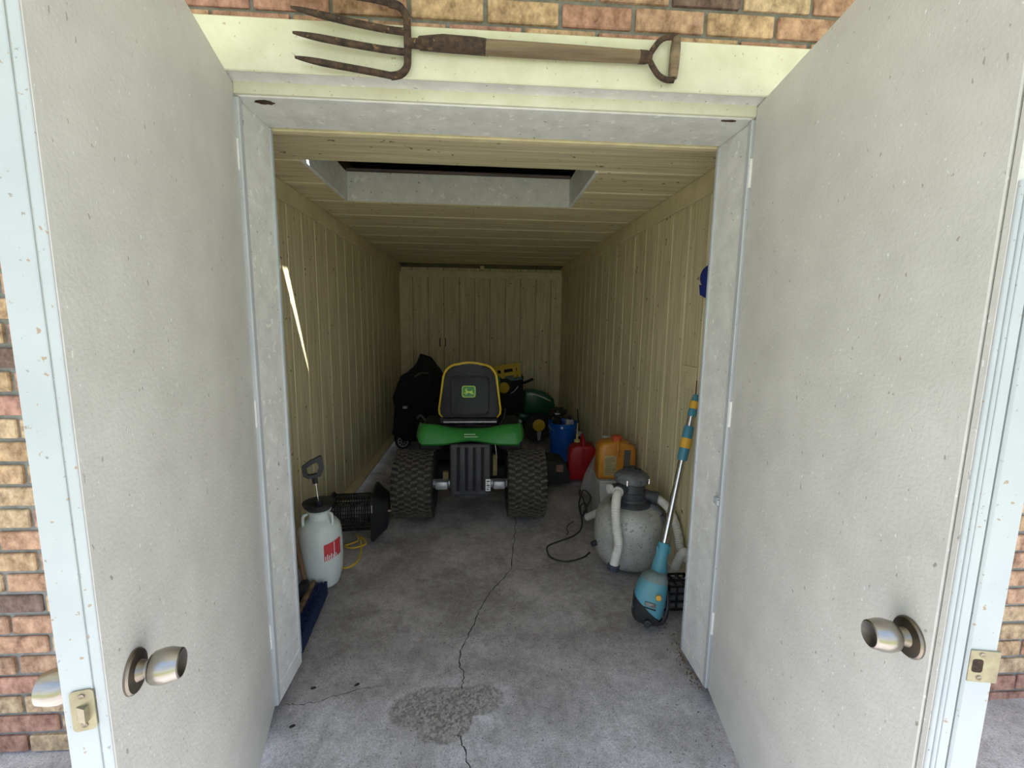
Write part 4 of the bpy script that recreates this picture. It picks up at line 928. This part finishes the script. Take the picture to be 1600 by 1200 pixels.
b = BM(); P = spline([VM @ Vector(p) for p in ((.03, -.05, .018), (.075, -.03, .03), (.088, -.01, .08), (.082, .0, .14), (.066, .0, .17))], 6); tube(b, P, .010, 8, flat=.6); obj('hand_strap', b, m_black, vq, 50)
b = BM(); tube(b, [VM @ Vector((.022, .0, .185)), ap(.235), ap(.285)], [.046, .034, .027], 20); obj('neck', b, m_vacblue, vq, 40)
b = BM(); tube(b, [ap(.275), ap(.28), ap(.325), ap(.33)], [.027, .0295, .0285, .024], 20); cl = obj('pole_socket', b, m_vacblue, vq, 40)
for s in (-1, 1):
    b = BM(); c_ = ap(.30) + Vector((s * .030, -.006, 0)); box(b, c_.x - .004, c_.x + .004, c_.y - .008, c_.y + .008, c_.z - .022, c_.z + .022, bev=.003); obj('spring_clip', b, m_vacblue, cl)
b = BM(); tube(b, [ap(.32), ap(.92)], .0165, 20); obj('pole', b, m_steel, vq, 60)
for t0, t1, r0 in ((.70, .855, .0245), (.90, 1.0, .0195)):
    pts = [ap(t0), ap(t0 + .012), ap(t1 - .015), ap(t1)] if t1 < .95 else [ap(t0), ap(t0 + .012), ap(.965), ap(1.0)]
    rr = [r0 * .92, r0, r0, r0 * .9] if t1 < .95 else [r0, r0 * 1.05, r0 * .95, r0 * .6]
    k = obj('pole_clamp', tube(BM(), pts, rr, 20), m_teal, vq, 40)
    m0 = t0 + (.055 if t1 < .95 else .035); obj('yellow_band', tube(BM(), [ap(m0), ap(m0 + (.045 if t1 < .95 else .035))], r0 * 1.06, 20), m_band, k, 40)
b = BM(); tube(b, [ap(.99), ap(1.0) + Vector((.004, .01, .07))], .003, 6); obj('cord_loop', b, m_blackm, vq, 50)

# ------------------------------------------------------------------ small things on the walls and floor
ht = root('cap', 'royal blue cloth cap hanging on the right wall just inside the jamb', 'cap', (1.085, 2.098, 1.640))
b = BM(); bmesh.ops.create_icosphere(b, subdivisions=3, radius=1)
for v in b.verts: v.co = Vector((v.co.x * .022, v.co.y * .085, v.co.z * .055))
obj('crown', b, m_hat, ht, 60)
b = BM(); prism(b, [(-.075, -.035), (.0, -.05), (.075, -.035), (.06, -.085), (.0, -.105), (-.06, -.085)], -.012, -.006, 'x'); obj('brim', b, m_hat, ht)
ol = root('outlet', 'painted-over electrical outlet with black edges on the far wall', 'outlet', (-.553, 5.978, 1.135))
b = BM(); box(b, -.026, .026, -.004, .002, -.05, .05, bev=.002); obj('plate', b, m_trimcream, ol)
for s in (-1, 1):
    b = BM(); tube(b, [(s * .026, -.004, .056), (s * .037, -.004, .045), (s * .037, -.004, -.045), (s * .026, -.004, -.056)], .006, 6); obj('dark_gap', b, m_ink, ol)
ol2 = root('outlet', 'painted-over electrical plate on the right wall above the pool vacuum', 'outlet', (1.1065, 2.27, 1.13), (0, 0, .015))
b = BM(); box(b, -.006, .0, -.075, .075, -.058, .058, bev=.002); obj('plate', b, m_trimcream, ol2)
for s in (-1, 1):
    b = BM(); box(b, -.0075, -.005, s * .032 - .016, s * .032 + .016, -.02, .02, bev=.001); obj('receptacle', b, m_trimcream, ol2)
for i, (x, y, a, lab) in enumerate(((-.646, 1.55, .2, 'dark husk on the concrete beside the left jamb foot, the one by the crack'), (-.484, 1.558, .6, 'dark husk on the concrete nearest the worn patch'), (-.657, 1.389, .4, 'dark husk on the concrete below the left door hinge, nearest the camera'))):
    r_ = root('husk', lab, 'debris', (x, y, 0), (0, 0, a), 'dark husks on the concrete')
    b = BM(); bmesh.ops.create_icosphere(b, subdivisions=2, radius=1)
    for v in b.verts: v.co = Vector((v.co.x * .011, v.co.y * .006, .0035 + v.co.z * .0035))
    obj('shell', b, m_bug, r_, 60)

# crumbs of soil swept against the foot of the right jamb
b = BM(); rn = random.Random(11)
for k in range(110):
    t = rn.random(); x = .858 - abs(rn.gauss(0, .018)); y = 1.47 + .36 * t + rn.gauss(0, .008); q = rn.uniform(.0010, .0030)
    if t > .6: x = .875 - abs(rn.gauss(0, .03)); y = 1.70 + rn.random() * .25
    box(b, x - q, x + q, y - q, y + q, 0, q * 1.3, MM=None)
tag(obj('soil_crumbs', b, m_wood), 'dark soil crumbs along the foot of the right jamb', 'dirt', kind='stuff')
